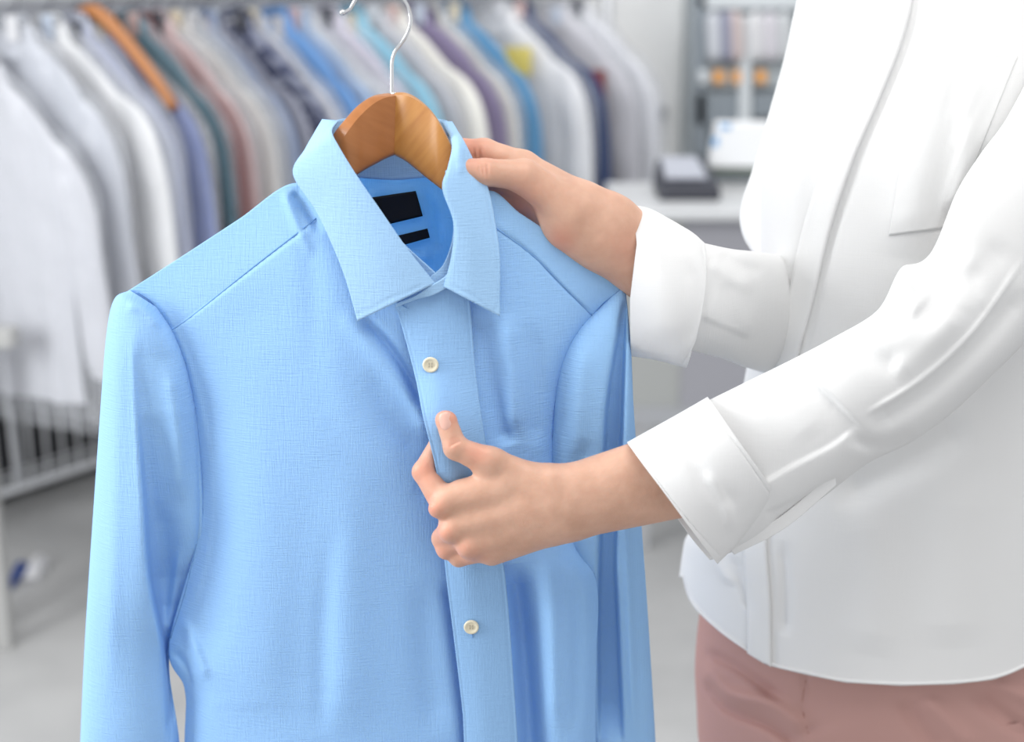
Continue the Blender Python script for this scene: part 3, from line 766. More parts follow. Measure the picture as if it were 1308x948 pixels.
# ---- blouse
hemx = [(800, 730), (873, 737), (880, 762), (893, 782), (920, 807), (950, 829), (985, 851), (1030, 862), (1080, 872), (1150, 876), (1220, 874), (1270, 868), (1308, 853), (1360, 820), (1420, 770)]
def hem(x): return np.interp(x, [h[0] for h in hemx], [h[1] for h in hemx])
def hemwarp(px, py, Y):
    k_ = np.clip((py - 640) / (900 - 640), 0, 1)
    return px, np.where(py > 640, 640 + k_ * (hem(px) - 640), py), Y
blouse, T_surf = tube('blouse', [
 (1165, -215, 1280, -215, 1.465, .055, .055),
 (1130, -165, 1325, -175, 1.465, .075, .075),
 (1060, -120, 1400, -130, 1.465, .085, .085),
 (1030, -50, 1425, -50, 1.462, .105, .10),
 (1019, 10, 1430, 10, 1.458, .122, .115),
 (992, 120, 1430, 120, 1.452, .138, .13),
 (973, 205, 1425, 205, 1.448, .142, .135),
 (970, 330, 1405, 330, 1.446, .136, .13),
 (954, 470, 1395, 470, 1.446, .130, .13),
 (925, 590, 1405, 590, 1.448, .132, .13),
 (896, 670, 1415, 670, 1.450, .134, .13),
 (878, 740, 1420, 740, 1.450, .134, .13),
 (872, 820, 1420, 820, 1.450, .134, .13),
 (868, 900, 1420, 900, 1.450, .134, .13)], 330, 300, WHITE, person, [
  ('s', [(1166, 0), (1150, 60), (1122, 130), (1092, 200), (1062, 290), (1040, 380), (1020, 455)], 1.6, 0.0022, 70),
  ('r', [(1170, 0), (1156, 60), (1128, 130), (1098, 200), (1068, 290), (1046, 380), (1026, 455)], 3.5, -0.0018),
  ('r', [(1010, 120), (1005, 260), (985, 420)], 26, 0.006),
  ('r', [(1055, 150), (1035, 280), (1010, 430)], 18, -0.005),
  ('r', [(1200, 60), (1180, 190), (1150, 330)], 30, 0.006),
  ('r', [(1240, 90), (1235, 190), (1215, 280)], 14, 0.006),
  ('r', [(1262, 180), (1230, 250), (1205, 300)], 10, -0.005),
  ('r', [(940, 740), (950, 790), (960, 830)], 8, -0.004),
  ('r', [(905, 700), (915, 760), (935, 800)], 10, 0.004),
  ('r', [(1000, 700), (1004, 780), (1002, 850)], 7, -0.005),
  ('r', [(1100, 640), (1120, 760), (1110, 860)], 30, 0.004),
  ('r', [(1230, 600), (1220, 740), (1215, 850)], 36, 0.004),
  ('r', [(1060, 640), (1160, 590), (1240, 540)], 22, -0.010),
 ], surf=True, warp=hemwarp)
def ribbon(name, pts, wl, surf, off, m, parent, thick, n=90, mm=8, strokes=()):
    """strip following pts as its right edge, wl px wide to the left"""
    q = cr(np.array(pts, float), n)
    wq = np.interp(np.linspace(0, 1, n), np.linspace(0, 1, len(wl)), wl) if hasattr(wl, '__len__') else np.full(n, wl)
    rows = []
    for (x, y), ww in zip(q, wq):
        rows.append([(x - ww * t, min(y, hem(x - ww * t) + 1), surf.Y(x - ww * t, min(y, hem(x - ww * t) - 2)) - off) for t in np.linspace(1, 0, mm)])
    a = np.array(rows)
    for _ in range(3): a[1:-1, :, 2] = (a[:-2, :, 2] + a[1:-1, :, 2] * 2 + a[2:, :, 2]) / 4
    o = mk(name, PA(a[..., 0], a[..., 1], a[..., 2]).reshape(-1, 3), grid_faces(n, mm), m, parent)
    solid(o, thick, 0); return o
ribbon('button_placket', [(1172, -60), (1166, 0), (1150, 60), (1122, 130), (1092, 200), (1062, 290), (1040, 380), (1018, 462), (1000, 540), (985, 620), (979, 690), (984, 770), (985, 858)],
       [40, 40, 38, 36, 32, 32, 30, 30], T_surf, 0.003, WHITE, blouse, 0.0024, 160)
# pocket
pr = []
for t in np.linspace(0, 1, 12):
    r = []
    for s_ in np.linspace(0, 1, 10):
        x = (1172 + (1300 - 1172) * s_) * (1 - t) + (1135 + (1212 - 1135) * s_) * t
        y = (78 - 6 * s_) * (1 - t) + (301 - 10 * s_) * t
        r.append((x, y, T_surf.Y(x, y) - 0.0012))
    pr.append(r)
patch('breast_pocket', pr, 60, 50, WHITE, blouse, thick=0.0009)
# rolled hem edge
hx = [(873.5, 738), (880, 763), (893, 783), (920, 808), (950, 829.5), (985, 851), (1030, 862), (1080, 872), (1150, 876), (1220, 874), (1270, 868), (1308, 853), (1350, 828)]
seamq = cr(np.array(hx, float), 100)
mb = MB(); mb.rod([P(x, y - 3, T_surf.Y(x, y - 6) - .001) for x, y in seamq], 0.0018, 6); mb.build('hem_edge', WHITE, blouse, True)

# far sleeve: upper arm and forearm
tube('sleeve', [
 (1040, -90, 1150, -90, 1.50, .04, .05), (1018, 0, 1120, 0, 1.51, .055, .055), (1003, 70, 1105, 70, 1.515, .055, .055), (985, 135, 1090, 140, 1.51, .055, .055),
 (963, 212, 1075, 230, 1.50, .055, .055), (948, 258, 1065, 300, 1.49, .055, .055), (946, 288, 1055, 360, 1.48, .055, .055), (957, 316, 1040, 420, 1.465, .05, .055),
 (985, 345, 1010, 470, 1.45, .04, .05)], 120, 90, WHITE, blouse)
tube('sleeve', [
 (868, 306, 862, 452, 1.262, .036, .036), (890, 309, 875, 447, 1.266, .040, .036), (932, 318, 918, 456, 1.296, .044, .036), (965, 322, 950, 468, 1.335, .046, .04), (1010, 330, 990, 480, 1.40, .05, .045), (1050, 350, 1030, 490, 1.45, .05, .05)],
 130, 120, WHITE, blouse, [
  ('r', [(905, 335), (930, 352), (965, 372)], 9, 0.003), ('r', [(920, 322), (945, 338), (975, 348)], 8, -0.003),
  ('r', [(948, 345), (950, 385), (955, 430)], 10, 0.003), ('r', [(925, 360), (928, 395), (932, 425)], 12, -0.002),
  ('s', [(960, 432), (925, 418), (893, 404)], 1.5, 0.004, 40)])
tube('sleeve_cuff', [
 (805, 264, 806, 453, 1.252, .040, .040), (826, 268, 826, 456, 1.251, .047, .045), (850, 279, 846, 460, 1.251, .050, .045), (878, 296, 862, 465, 1.252, .050, .045), (893, 312, 875, 468, 1.254, .046, .045)],
 90, 130, WHITE, blouse, [
  ('r', [(822, 300), (850, 370), (850, 440)], 22, 0.004), ('r', [(870, 330), (880, 390), (870, 440)], 8, -0.003),
  ('f', [(888, 318), (889, 370), (882, 425), (870, 461)], 2.0, -0.0012), ('f', [(808, 447), (843, 453), (870, 461)], 1.8, -0.0012)],
 thick=0.003, warp=lambda px, py, Y: (px + 9 * np.clip(1 - np.abs(py - 312) / 70, 0, 1) * np.clip((850 - px) / 40, 0, 1) + 14 * np.clip(1 - ((py - 385) / 95) ** 2, 0, 1) * np.clip((px - 845) / 40, 0, 1), py, Y))

# near sleeve
NS = [
 (885, 522, 928, 708, 1.158, .034, .040), (950, 490, 985, 682, 1.160, .040, .042), (1015, 458, 1050, 636, 1.164, .044, .044), (1066, 431, 1108, 592, 1.170, .048, .046),
 (1120, 398, 1165, 564, 1.180, .050, .048), (1152, 352, 1215, 528, 1.192, .052, .05), (1190, 322, 1268, 478, 1.208, .052, .05), (1222, 246, 1320, 425, 1.235, .052, .05),
 (1252, 198, 1375, 350, 1.265, .054, .05), (1288, 148, 1430, 260, 1.295, .056, .055), (1325, 70, 1465, 140, 1.33, .058, .055), (1350, -30, 1480, 20, 1.36, .058, .055), (1355, -110, 1455, -90, 1.40, .04, .045)]
tube('sleeve', NS, 300, 170, WHITE, blouse, [
  ('s', [(1015, 456), (1040, 486), (1070, 515), (1105, 552)], 2.2, [-0.006, -0.007, -0.006, -0.002], 60),
  ('s', [(968, 620), (1010, 596), (1060, 570), (1090, 548)], 1.8, 0.0035, 40),
  ('r', [(1105, 530), (1180, 482), (1245, 420), (1308, 330)], 3, 0.004),
  ('r', [(1110, 545), (1185, 500), (1255, 435), (1308, 370)], 14, -0.006),
  ('r', [(1100, 420), (1150, 430), (1200, 420), (1250, 370)], 22, 0.005),
  ('r', [(1125, 372), (1130, 400), (1145, 425)], 11, -0.007),
  ('r', [(1150, 350), (1160, 380), (1180, 395)], 16, 0.005),
  ('r', [(1190, 345), (1240, 350), (1290, 310)], 18, -0.004),
  ('r', [(1085, 425), (1110, 455), (1150, 470)], 14, -0.003),
  ('r', [(1140, 480), (1190, 440), (1225, 395)], 16, 0.004),
  ('r', [(1230, 330), (1262, 350), (1260, 400)], 18, 0.003),
  ('s', [(975, 655), (1020, 635), (1068, 604)], 1.5, -0.004, 30),
  ('r', [(1080, 560), (1130, 570), (1170, 555)], 9, -0.005),
  ('r', [(980, 500), (1010, 520), (1040, 560)], 24, 0.002),
 ], warp=lambda px, py, Y: (px, py - 10 * np.exp(-((px - 1150) / 16) ** 2) * np.clip((430 - py) / 60, 0, 1), Y))
tube('sleeve_cuff', [
 (802, 567, 915, 719, 1.150, .044, .046), (838, 547, 944, 690, 1.150, .047, .048), (872, 528, 970, 664, 1.151, .048, .048), (905, 509, 996, 638, 1.153, .046, .046)],
 110, 140, WHITE, blouse, [
  ('f', [(809, 564), (838, 610), (880, 665), (921, 712)], 1.4, -0.0009), ('f', [(900, 514), (945, 575), (989, 640)], 1.4, -0.0009),
  ('r', [(870, 560), (900, 610), (940, 650)], 12, -0.003), ('r', [(900, 600), (925, 640), (935, 680)], 8, 0.003)],
 thick=0.003)
# cuff underside layer and sleeve vent
patch('cuff_lining', [[(862, 658, 1.166), (885, 690, 1.166), (906, 715, 1.166)], [(875, 652, 1.168), (900, 684, 1.168), (925, 712, 1.168)]], 14, 30, WHITE, blouse, thick=0.002)
patch('sleeve_vent', [[(930, 700, 1.150), (1000, 658, 1.140), (1067, 600, 1.143)], [(938, 708, 1.152), (1003, 674, 1.142), (1068, 619, 1.145)]], 20, 60, WHITE, blouse, thick=0.0016)

# ---- trousers
tr, Tr_surf = tube('trousers', [
 (925, 640, 1400, 640, 1.455, .105, .11), (905, 720, 1405, 720, 1.455, .115, .12), (893, 790, 1405, 790, 1.455, .118, .125), (888, 850, 1405, 850, 1.455, .118, .125),
 (890, 900, 1402, 900, 1.456, .116, .125), (893, 950, 1398, 950, 1.457, .112, .12), (905, 1030, 1385, 1030, 1.458, .10, .11), (925, 1090, 1370, 1090, 1.458, .085, .09)],
 150, 240, PINK, person, [
  ('r', [(1031, 850), (1026, 890), (1026, 915), (1034, 945)], 2.0, -0.003),
  ('s', [(1034, 945), (1024, 905), (1031, 862)], 1.2, -0.002, 60),
  ('r', [(895, 845), (930, 885), (985, 900), (1030, 935)], 10, [0.005, 0.011, 0.011, 0.006]),
  ('r', [(900, 868), (930, 905), (985, 928), (1020, 955)], 7, -0.009),
  ('r', [(900, 830), (950, 858), (1000, 895)], 7, -0.008),
  ('r', [(1180, 890), (1210, 920), (1245, 960)], 11, 0.007), ('r', [(1150, 890), (1175, 930), (1200, 960)], 10, -0.006),
  ('r', [(1240, 880), (1290, 920), (1340, 950)], 11, -0.009), ('r', [(1265, 870), (1310, 890), (1350, 910)], 10, 0.007),
 ], surf=True)
mbs = seam([(1031, 862), (1027, 880), (1025, 900), (1028, 920), (1033, 938)], Tr_surf, 0.0005, 0.0001, tr, mat('brown_thread', (0.28, 0.10, 0.07), 0.9))
for nm in ('near', 'far'):
    hip, kn, ft = Lk[nm]
    ft2 = ft + np.array((0, 0, .03))
    pts = [hip + np.array((0, 0, .02)), hip * .6 + kn * .4, kn, kn * .5 + ft2 * .5, ft2]
    V_, F_ = rod(cr(np.array(pts), 30).tolist(), cr(np.array([[.095], [.098], [.082], [.07], [.062]]), 30)[:, 0].tolist(), 40)
    mk('trouser_leg', V_, F_[:-2], PINK, tr)
    s_ = MB(); c = ft
    V2 = []
    sd = SDF(tuple(ft - np.array((.24, .1, .12))), tuple(ft + np.array((.1, .1, .08))), 0.006)
    sd.cone(ft + np.array((.02, 0, -.045)), ft + np.array((-.135, -.02, -.055)), .046, .034, .02); sd.cone(ft + np.array((.02, 0, -.01)), ft + np.array((.02, 0, -.04)), .042, .044, .01)
    Vs, Fs = sd.mesh(); Vs[:, 2] = np.maximum(Vs[:, 2], 0.001)
    so = mk('shoe', Vs, Fs.tolist(), mat('white_leather', (0.7, 0.7, 0.7), 0.5), person); fix_normals(so)

# ================================================================== BACKGROUND
exec_bg = True
# ---- rail
RZ = 1.475
ra_ = np.array(P(-110, 0, 3.10)); rb_ = np.array(P(775, 0, 4.85)); ra_[2] = rb_[2] = RZ
rd = rb_ - ra_; rl = np.linalg.norm(rd); rd /= rl
chrome = mat('brushed_rail_metal', (0.62, 0.63, 0.65), 0.35, 0.7)
greymetal = mat('grey_painted_metal', (0.38, 0.39, 0.41), 0.5)
rack = empty('garment_rail', tuple((ra_ + rb_) / 2 * np.array((1, 1, 0))), 'long grey metal garment rail carrying the row of covered clothes', 'clothes rail')
mb = MB(); mb.rod([tuple(ra_), tuple(rb_)], 0.014, 12); mb.build('rail', greymetal, rack, True)
mb = MB(); nrm = np.array((-rd[1], rd[0], 0))
for off in (0.05,):
    a = ra_ + np.array((0, 0, off)); b = rb_ + np.array((0, 0, off)); mb.rod([tuple(a), tuple(b)], 0.012, 10)
mb.build('upper_rail', chrome, rack, True)
mb = MB()
for i in range(46):
    p = ra_ + rd * rl * (i + .5) / 46
    mb = MB(); mb.rod([tuple(p), tuple(p + np.array((0, 0, .05)))], 0.008, 6); mb.build('spacer', greymetal, rack, True)
for q in (ra_, rb_):
    mb = MB(); mb.rod([(q[0], q[1], 0), (q[0], q[1], RZ + .6)], 0.022, 12); mb.build('post', chrome, rack, True)
    mb = MB(); mb.rod([(q[0] - .06 * nrm[0], q[1] - .06 * nrm[1], 0.03), (q[0] + .24 * nrm[0], q[1] + .24 * nrm[1], 0.03)], 0.02, 10); mb.build('foot', chrome, rack, True)

mb = MB(); bo = nrm * .30
V_ = []
for q in (ra_ + bo, rb_ + bo):
    for dy_ in (0, .03):
        for z in (1.36, 1.47): V_.append((q[0] + nrm[0] * dy_, q[1] + nrm[1] * dy_, z))
mb.add(V_, [(0, 1, 3, 2), (4, 6, 7, 5), (0, 4, 5, 1), (2, 3, 7, 6), (0, 2, 6, 4), (1, 5, 7, 3)]); mb.build('conveyor_beam', mat('mid_grey_beam', lin(150, 153, 160), .5), rack)
for q in (ra_, rb_):
    mb = MB(); mb.rod([tuple(q + np.array((0, 0, -.02))), tuple(q + bo + np.array((0, 0, -.02)))], .012, 8); mb.build('bracket', chrome, rack, True)

# ---- garments
def garment_meshes(width, length, kind):
    """hanging shirt in local coordinates: hook at the origin, shoulders along X, front towards -Y"""
    hw = width / 2
    # body: tube with stations in z
    st = [(-.066, .035, .026), (-.088, .07, .03), (-.125, .12, .034), (-.178, .175, .036), (-.225, hw * .93, .032), (-.27, hw * .98, .034), (-.36, hw * .95, .04), (-.55, hw * .96, .045), (-.75, hw * .98, .05), (-.10 - length, hw * 1.0, .052)]
    s = cr(np.array(st), 46); m = 72; th = np.linspace(0, 2 * math.pi, m, endpoint=False)
    X = s[:, 1:2] * np.cos(th)[None]; Z = s[:, 0:1] + 0 * X
    Yy = s[:, 2:3] * np.sin(th)[None]
    wv = np.clip((-.25 - Z) / .6, 0, 1)
    Yy = Yy + wv * (0.014 * np.sin(X * 48 + kind * 2.1) + 0.008 * np.sin(X * 90 + kind)) * np.sign(np.sin(th))[None] * np.abs(np.sin(th))[None] ** .5
    Z = Z + np.where(s[:, 0:1] < -.8, 0.02 * np.cos(X / hw * math.pi), 0)
    body = (np.stack([X, Yy, Z], -1).reshape(-1, 3), grid_faces(46, m, True))
    sl = []
    for sg in (-1, 1):
        pts = [(sg * hw * .78, 0, -.20), (sg * (hw * .96), 0.004, -.245), (sg * (hw + .018), 0.006, -.33), (sg * (hw + .035), .008, -.50), (sg * (hw + .05), .012, -.68), (sg * (hw + .06), .014, -.16 - length * .82)]
        q = cr(np.array(pts), 26); rr = cr(np.array([[.018], [.036], [.054], [.056], [.05], [.042]]), 26)[:, 0]
        th2 = np.linspace(0, 2 * math.pi, 22, endpoint=False)
        Xs = q[:, 0:1] + rr[:, None] * .9 * np.cos(th2)[None]; Ys = q[:, 1:2] + rr[:, None] * .62 * np.sin(th2)[None] + .004 * np.sin(q[:, 2:3] * 30 + kind); Zs = q[:, 2:3] + 0 * Xs
        sl.append((np.stack([Xs, Ys, Zs], -1).reshape(-1, 3), grid_faces(26, 22, True)))
    # collar
    st = np.array([(-.046, .050, .034), (-.062, .056, .038), (-.085, .064, .044), (-.105, .074, .048)])
    th = np.linspace(0, 2 * math.pi, 32, endpoint=False); s = cr(st, 8)
    col = (np.stack([s[:, 1:2] * np.cos(th)[None], s[:, 2:3] * np.sin(th)[None], s[:, 0:1] - .02 * np.sin(th)[None] * -1 + 0 * s[:, 1:2]], -1).reshape(-1, 3), grid_faces(8, 32, True))
    # plastic cover
    st = [(-.03, .03, .02), (-.055, .07, .04), (-.11, .14, .05), (-.175, hw * .9, .055), (-.225, hw + .04, .06), (-.33, hw + .095, .066), (-.6, hw + .10, .07), (-.16 - length, hw + .095, .072)]
    s = cr(np.array(st), 40); m = 90; th = np.linspace(0, 2 * math.pi, m, endpoint=False)
    X = s[:, 1:2] * np.cos(th)[None]; Z = s[:, 0:1] + 0 * X
    Yy = s[:, 2:3] * np.sin(th)[None] + .006 * np.sin(X * 70 + Z * 14 + kind) + .005 * np.sin(Z * 40 + X * 25)
    cov = (np.stack([X, Yy, Z], -1).reshape(-1, 3), grid_faces(40, m, True))
    return body, sl, col, cov
def hanger_meshes():
    hook = []
    for t in np.linspace(-0.5, 1.0, 16):
        a = math.pi * t; hook.append((0.022 * math.cos(a), 0, 0.0 + 0.022 * math.sin(a)))
    pts = [(0, 0, -.06), (0, 0, -.045), (0.0, 0, -.035)] + hook[0:]
    hk = rod(pts, .0022, 8)
    a_ = [(-.20, .0, -.235), (-.15, 0, -.178), (-.08, 0, -.112), (-.03, 0, -.074), (0, 0, -.064), (.03, 0, -.074), (.08, 0, -.112), (.15, 0, -.178), (.20, 0, -.235)]
    bar = rod(cr(np.array(a_), 40).tolist(), [.009 + .004 * math.sin(math.pi * i / 39) for i in range(40)], 10)
    return hk, bar
PROT = [garment_meshes(.45, .70, 0), garment_meshes(.43, .64, 1), garment_meshes(.48, .73, 2)]
HM = hanger_meshes()
def me(name, VF, smooth=True):
    m_ = bpy.data.meshes.new(name); m_.from_pydata(np.asarray(VF[0]).tolist(), [], [tuple(f) for f in VF[1]]); m_.update()
    m_.polygons.foreach_set('use_smooth', [True] * len(m_.polygons)); m_.materials.append(None); return m_
PM = [(me('garment_body', p[0]), [me('garment_sleeve', q) for q in p[1]], me('garment_collar', p[2]), me('garment_cover', p[3])) for p in PROT]
HKM = me('hanger_hook', HM[0]); HBM = me('hanger_bar', HM[1])
plastic = bpy.data.materials.new('clear_plastic_cover'); plastic.use_nodes = True
nt = plastic.node_tree; nt.nodes.clear()
out = nt.nodes.new('ShaderNodeOutputMaterial'); tr_ = nt.nodes.new('ShaderNodeBsdfTransparent'); gl = nt.nodes.new('ShaderNodeBsdfPrincipled'); mx = nt.nodes.new('ShaderNodeMixShader')
gl.inputs['Base Color'].default_value = (.66, .68, .72, 1); gl.inputs['Roughness'].default_value = .16; gl.inputs['Specular IOR Level'].default_value = 1.0
lw = nt.nodes.new('ShaderNodeLayerWeight'); lw.inputs[0].default_value = .35; mr = nt.nodes.new('ShaderNodeMapRange'); mr.inputs[3].default_value = .12; mr.inputs[4].default_value = .75
nt.links.new(lw.outputs['Facing'], mr.inputs[0]); nt.links.new(mr.outputs[0], mx.inputs[0])
nt.links.new(tr_.outputs[0], mx.inputs[1]); nt.links.new(gl.outputs[0], mx.inputs[2]); nt.links.new(mx.outputs[0], out.inputs[0])
tcx = nt.nodes.new('ShaderNodeTexCoord'); nz = nt.nodes.new('ShaderNodeTexNoise'); nz.inputs['Scale'].default_value = 14; nz.inputs['Detail'].default_value = 3
bpn = nt.nodes.new('ShaderNodeBump'); bpn.inputs['Strength'].default_value = .7; bpn.inputs['Distance'].default_value = .02
nt.links.new(tcx.outputs['Object'], nz.inputs[0]); nt.links.new(nz.outputs[0], bpn.inputs['Height']); nt.links.new(bpn.outputs[0], gl.inputs['Normal'])
cmats = {}
def cmat(c):
    if c not in cmats: cmats[c] = mat('garment_cloth_%d' % len(cmats), tuple(v * .93 for v in c), .85, spec=.2)
    return cmats[c]
yellow = mat('yellow_paper', lin(240, 220, 120), .8); redp = mat('red_print', lin(150, 70, 70), .8)
navyp = mat('navy_patterned_cloth', lin(60, 70, 110), .85)
noise_color(navyp, lin(40, 50, 90), lin(150, 155, 175), 35, 1, lo=.45, hi=.55)
orangewood = mat('hanger_wood_plain', lin(178, 118, 70), .45)
darkwire = mat('dark_wire', lin(90, 92, 98), .4, .6); palebar = mat('white_hanger_plastic', lin(200, 202, 208), .4)
YAW = math.radians(-27)
sdir = np.array((math.cos(YAW), math.sin(YAW), 0))
def tip_px(t, half, drop):
    p = ra_ + rd * t; q = p + sdir * half + np.array((0, 0, -drop - .022))
    v = q - np.array((0, 0, CAMZ)); xd = v[0]; yd = v[1] * sp + v[2] * cp; zd = v[1] * cp - v[2] * sp
    return 654 + F * xd / zd
GAR = [ # tip x, colour, proto, cover, hanger wood?, label
 (128, lin(205, 208, 216), 1, True, False, 'light grey blouse behind the frontmost white shirt'),
 (92, lin(215, 216, 222), 0, True, False, 'white shirt in clear plastic, frontmost on the garment rail'),
 (180, lin(245, 245, 245), 2, True, False, 'bright white coat, second large white garment on the rail'),
 (206, lin(200, 206, 228), 0, True, False, 'lavender white shirt just behind the bright white coat'),
 (238, lin(135, 150, 200), 2, True, False, 'periwinkle blue long garment in front of the black one'),
 (252, lin(45, 48, 58), 2, False, True, 'black garment on a bare orange wooden hanger'),
 (270, lin(95, 150, 170), 1, True, False, 'teal blouse hanging behind the black garment'),
 (284, lin(150, 110, 110), 0, False, False, 'rosy brown garment between the teal and pale pink ones'),
 (302, lin(222, 190, 188), 1, True, False, 'pale pink blouse behind the rosy brown garment'),
 (328, lin(222, 220, 216), 0, True, False, 'off-white beige shirt behind the pale pink blouse'),
 (343, lin(190, 196, 205), 1, True, False, 'cool grey shirt behind the off-white beige shirt'),
 (360, lin(150, 165, 195), 0, False, False, 'grey blue shirt between the cool grey and the slate grey ones'),
 (378, lin(150, 152, 165), 2, False, False, 'slate grey garment before the navy patterned one'),
 (402, None, 1, False, False, 'navy and white patterned blouse left of the collar of the blue shirt'),
 (420, lin(215, 216, 222), 0, True, False, 'light grey shirt behind the navy patterned blouse'),
 (450, lin(120, 165, 220), 1, False, False, 'sky blue shirt behind the steel hanger hook'),
 (472, lin(175, 200, 230), 0, True, False, 'paler blue shirt right behind the sky blue one'),
 (492, lin(225, 226, 230), 2, True, False, 'white shirt directly behind the hook wire'),
 (512, lin(215, 210, 225), 1, True, False, 'pale lilac blouse to the far side of the hook'),
 (545, lin(150, 200, 222), 0, False, False, 'light aqua blue shirt just right of the hook wire'),
 (566, lin(200, 200, 206), 1, True, False, 'silver grey shirt between the aqua and cream shirts'),
 (603, lin(235, 233, 226), 2, False, False, 'cream white shirt above the right shirt collar'),
 (622, lin(140, 130, 160), 1, False, False, 'mauve garment behind the cream shirt'),
 (642, lin(222, 220, 216), 0, True, False, 'beige shirt before the teal blue one'),
 (670, lin(95, 145, 185), 1, False, False, 'teal blue shirt in front of the tagged white garment'),
 (734, lin(238, 238, 240), 2, True, False, 'white garment with a yellow paper tag on the shoulder'),
 (757, lin(70, 82, 115), 2, False, False, 'dark navy jacket behind the tagged white garment'),
 (792, lin(215, 214, 220), 1, True, False, 'pale grey top with a red print behind the navy jacket'),
 (822, lin(232, 233, 238), 0, True, False, 'white shirt in plastic at the far end of the rail'),
]
def put(mesh_, name, parent, m_, label=None):
    o = bpy.data.objects.new(name, mesh_); C.objects.link(o); o.parent = parent
    o.material_slots[0].link = 'OBJECT'; o.material_slots[0].material = m_
    return o
LOS = []
for (tx, col, pi, cover, wd_, lab) in GAR:
    half = [.225, .215, .24][pi]
    lo, hi = -1.0, rl + .5
    for _ in range(40):
        mid = (lo + hi) / 2
        if tip_px(mid, half + .02, .24) < tx: lo = mid
        else: hi = mid
    LOS.append(lo)
LS = sorted(LOS)
for gi, (tx, col, pi, cover, wd_, lab) in enumerate(GAR):
    half = [.225, .215, .24][pi]
    lo = LOS[gi]; q_ = LS.index(lo)
    gap = min([abs(LS[q_ + d_] - lo) for d_ in (-1, 1) if 0 <= q_ + d_ < len(LS)]) * .94
    p = ra_ + rd * lo
    e = empty('hanging_garment', (p[0], p[1], p[2] - .006), lab, 'garment', 'covered garments on the long rail')
    dz_ = -.085 if gi == 1 else (-.02 if gi % 4 == 3 else 0)
    e.rotation_euler = (0, 0, YAW + random.uniform(-.05, .05))
    e.scale = (1, max(.22, min(1.0, gap / .13)), 1)
    m_ = navyp if col is None else cmat(col)
    bd_, sls, cl_, cv_ = PM[pi]
    put(bd_, 'body', e, m_)
    for s_ in sls: put(s_, 'sleeve', e, m_)
    put(cl_, 'collar', e, m_)
    hb = put(HBM, 'hanger_bar', e, orangewood if wd_ else palebar); put(HKM, 'hanger_hook', e, darkwire)
    if wd_ : hb.scale = (1.15, 1.8 / e.scale[1], 1.25); hb.location = (0, -.04 / e.scale[1], .055)
    if cover: put(cv_, 'plastic_cover', e, plastic)
    if gi == 1:
        for ch in [q for q in C.objects if q.parent == e]: ch.location.z += dz_
        mb = MB(); mb.rod([(0, 0, -.035), (0, 0, -.035 + dz_)], .0022, 8); mb.build('hanger_stem', darkwire, e, local=True)
    tc_ = [(225, 225, 228), (230, 200, 195), (205, 215, 230), (90, 92, 100), (235, 225, 200)][gi % 5]
    mb = MB(); mb.box(.012, .045, -.052, -.050, -.085 + dz_, -.03 + dz_); mb.build('paper_ticket', cmat(lin(*tc_)), e, local=True)
    if 'yellow' in lab:
        mb = MB(); mb.box(-.045, .045, -.086, -.084, -.24, -.16); o = mb.build('paper_tag', yellow, e, local=True); o.location = (.10, 0, .0); o['label'] = 'yellow paper tag'
    if 'red print' in lab:
        for zz in (-.33, -.46, -.62):
            mb = MB(); mb.box(.15, .20, -.060, -.058, zz, zz + .09); mb.build('print', redp, e, local=True)

# ---- wire rack at floor level under the clothes
wirem = mat('white_coated_wire', (.62, .63, .65), .5)
wr = empty('wire_rack', P(60, 640, 3.9), 'low white wire rack standing on the floor beneath the hanging clothes', 'rack')
wa = np.array((-1.62, 3.56, 0)); wb = np.array((-.66, 4.85, 0)); wdv = wb - wa; wn = np.array((-wdv[1], wdv[0], 0)); wn /= np.linalg.norm(wn)
for sd_, nmx in ((0, 'wire_panel'), (.5, 'wire_panel')):
    mb = MB()
    for z in (.10, .42): mb.rod([tuple(wa + wn * sd_ + (0, 0, z)), tuple(wb + wn * sd_ + (0, 0, z))], .011, 8)
    for i in range(30):
        q = wa + wdv * i / 29 + wn * sd_
        mb.rod([(q[0], q[1], .10), (q[0], q[1], .42)], .005, 6)
    mb.build(nmx, wirem, wr, True)
for fq in (0, 1):
    for sd_ in (0, .5):
        q = wa + wdv * fq + wn * sd_; mb = MB(); mb.rod([(q[0], q[1], 0), (q[0], q[1], .5)], .014, 8); mb.build('leg', wirem, wr, True)
mb = MB()
for i in range(12):
    a = wa + wn * .5 * i / 11; mb.rod([(a[0], a[1], .10), (a[0] + wdv[0], a[1] + wdv[1], .10)], .004, 6)
mb.build('shelf_wires', wirem, wr, True)
# dark boxes added on the rack to stand in for shade beneath
dk = mat('dark_shade_box', (.02, .02, .024), .7)
for i, f_ in enumerate((.08, .30, .53, .76)):
    q = wa + wdv * f_ + wn * .14; sx = wdv / np.linalg.norm(wdv)
    c = [q, q + sx * .33, q + sx * .33 + wn * .34, q + wn * .34]
    V_ = [(p[0], p[1], .02) for p in c] + [(p[0] + (q[0] - p[0]) * .02, p[1], .02 + .40) for p in c]
    o = mk('shade_box', V_, [(0, 1, 2, 3), (7, 6, 5, 4), (0, 4, 5, 1), (1, 5, 6, 2), (2, 6, 7, 3), (3, 7, 4, 0)], dk, smooth=False)
    bevel(o, .012); tag(o, 'dark grey box added on the low wire rack as shade under the clothes', 'box', 'dark boxes added as shade on the wire rack')

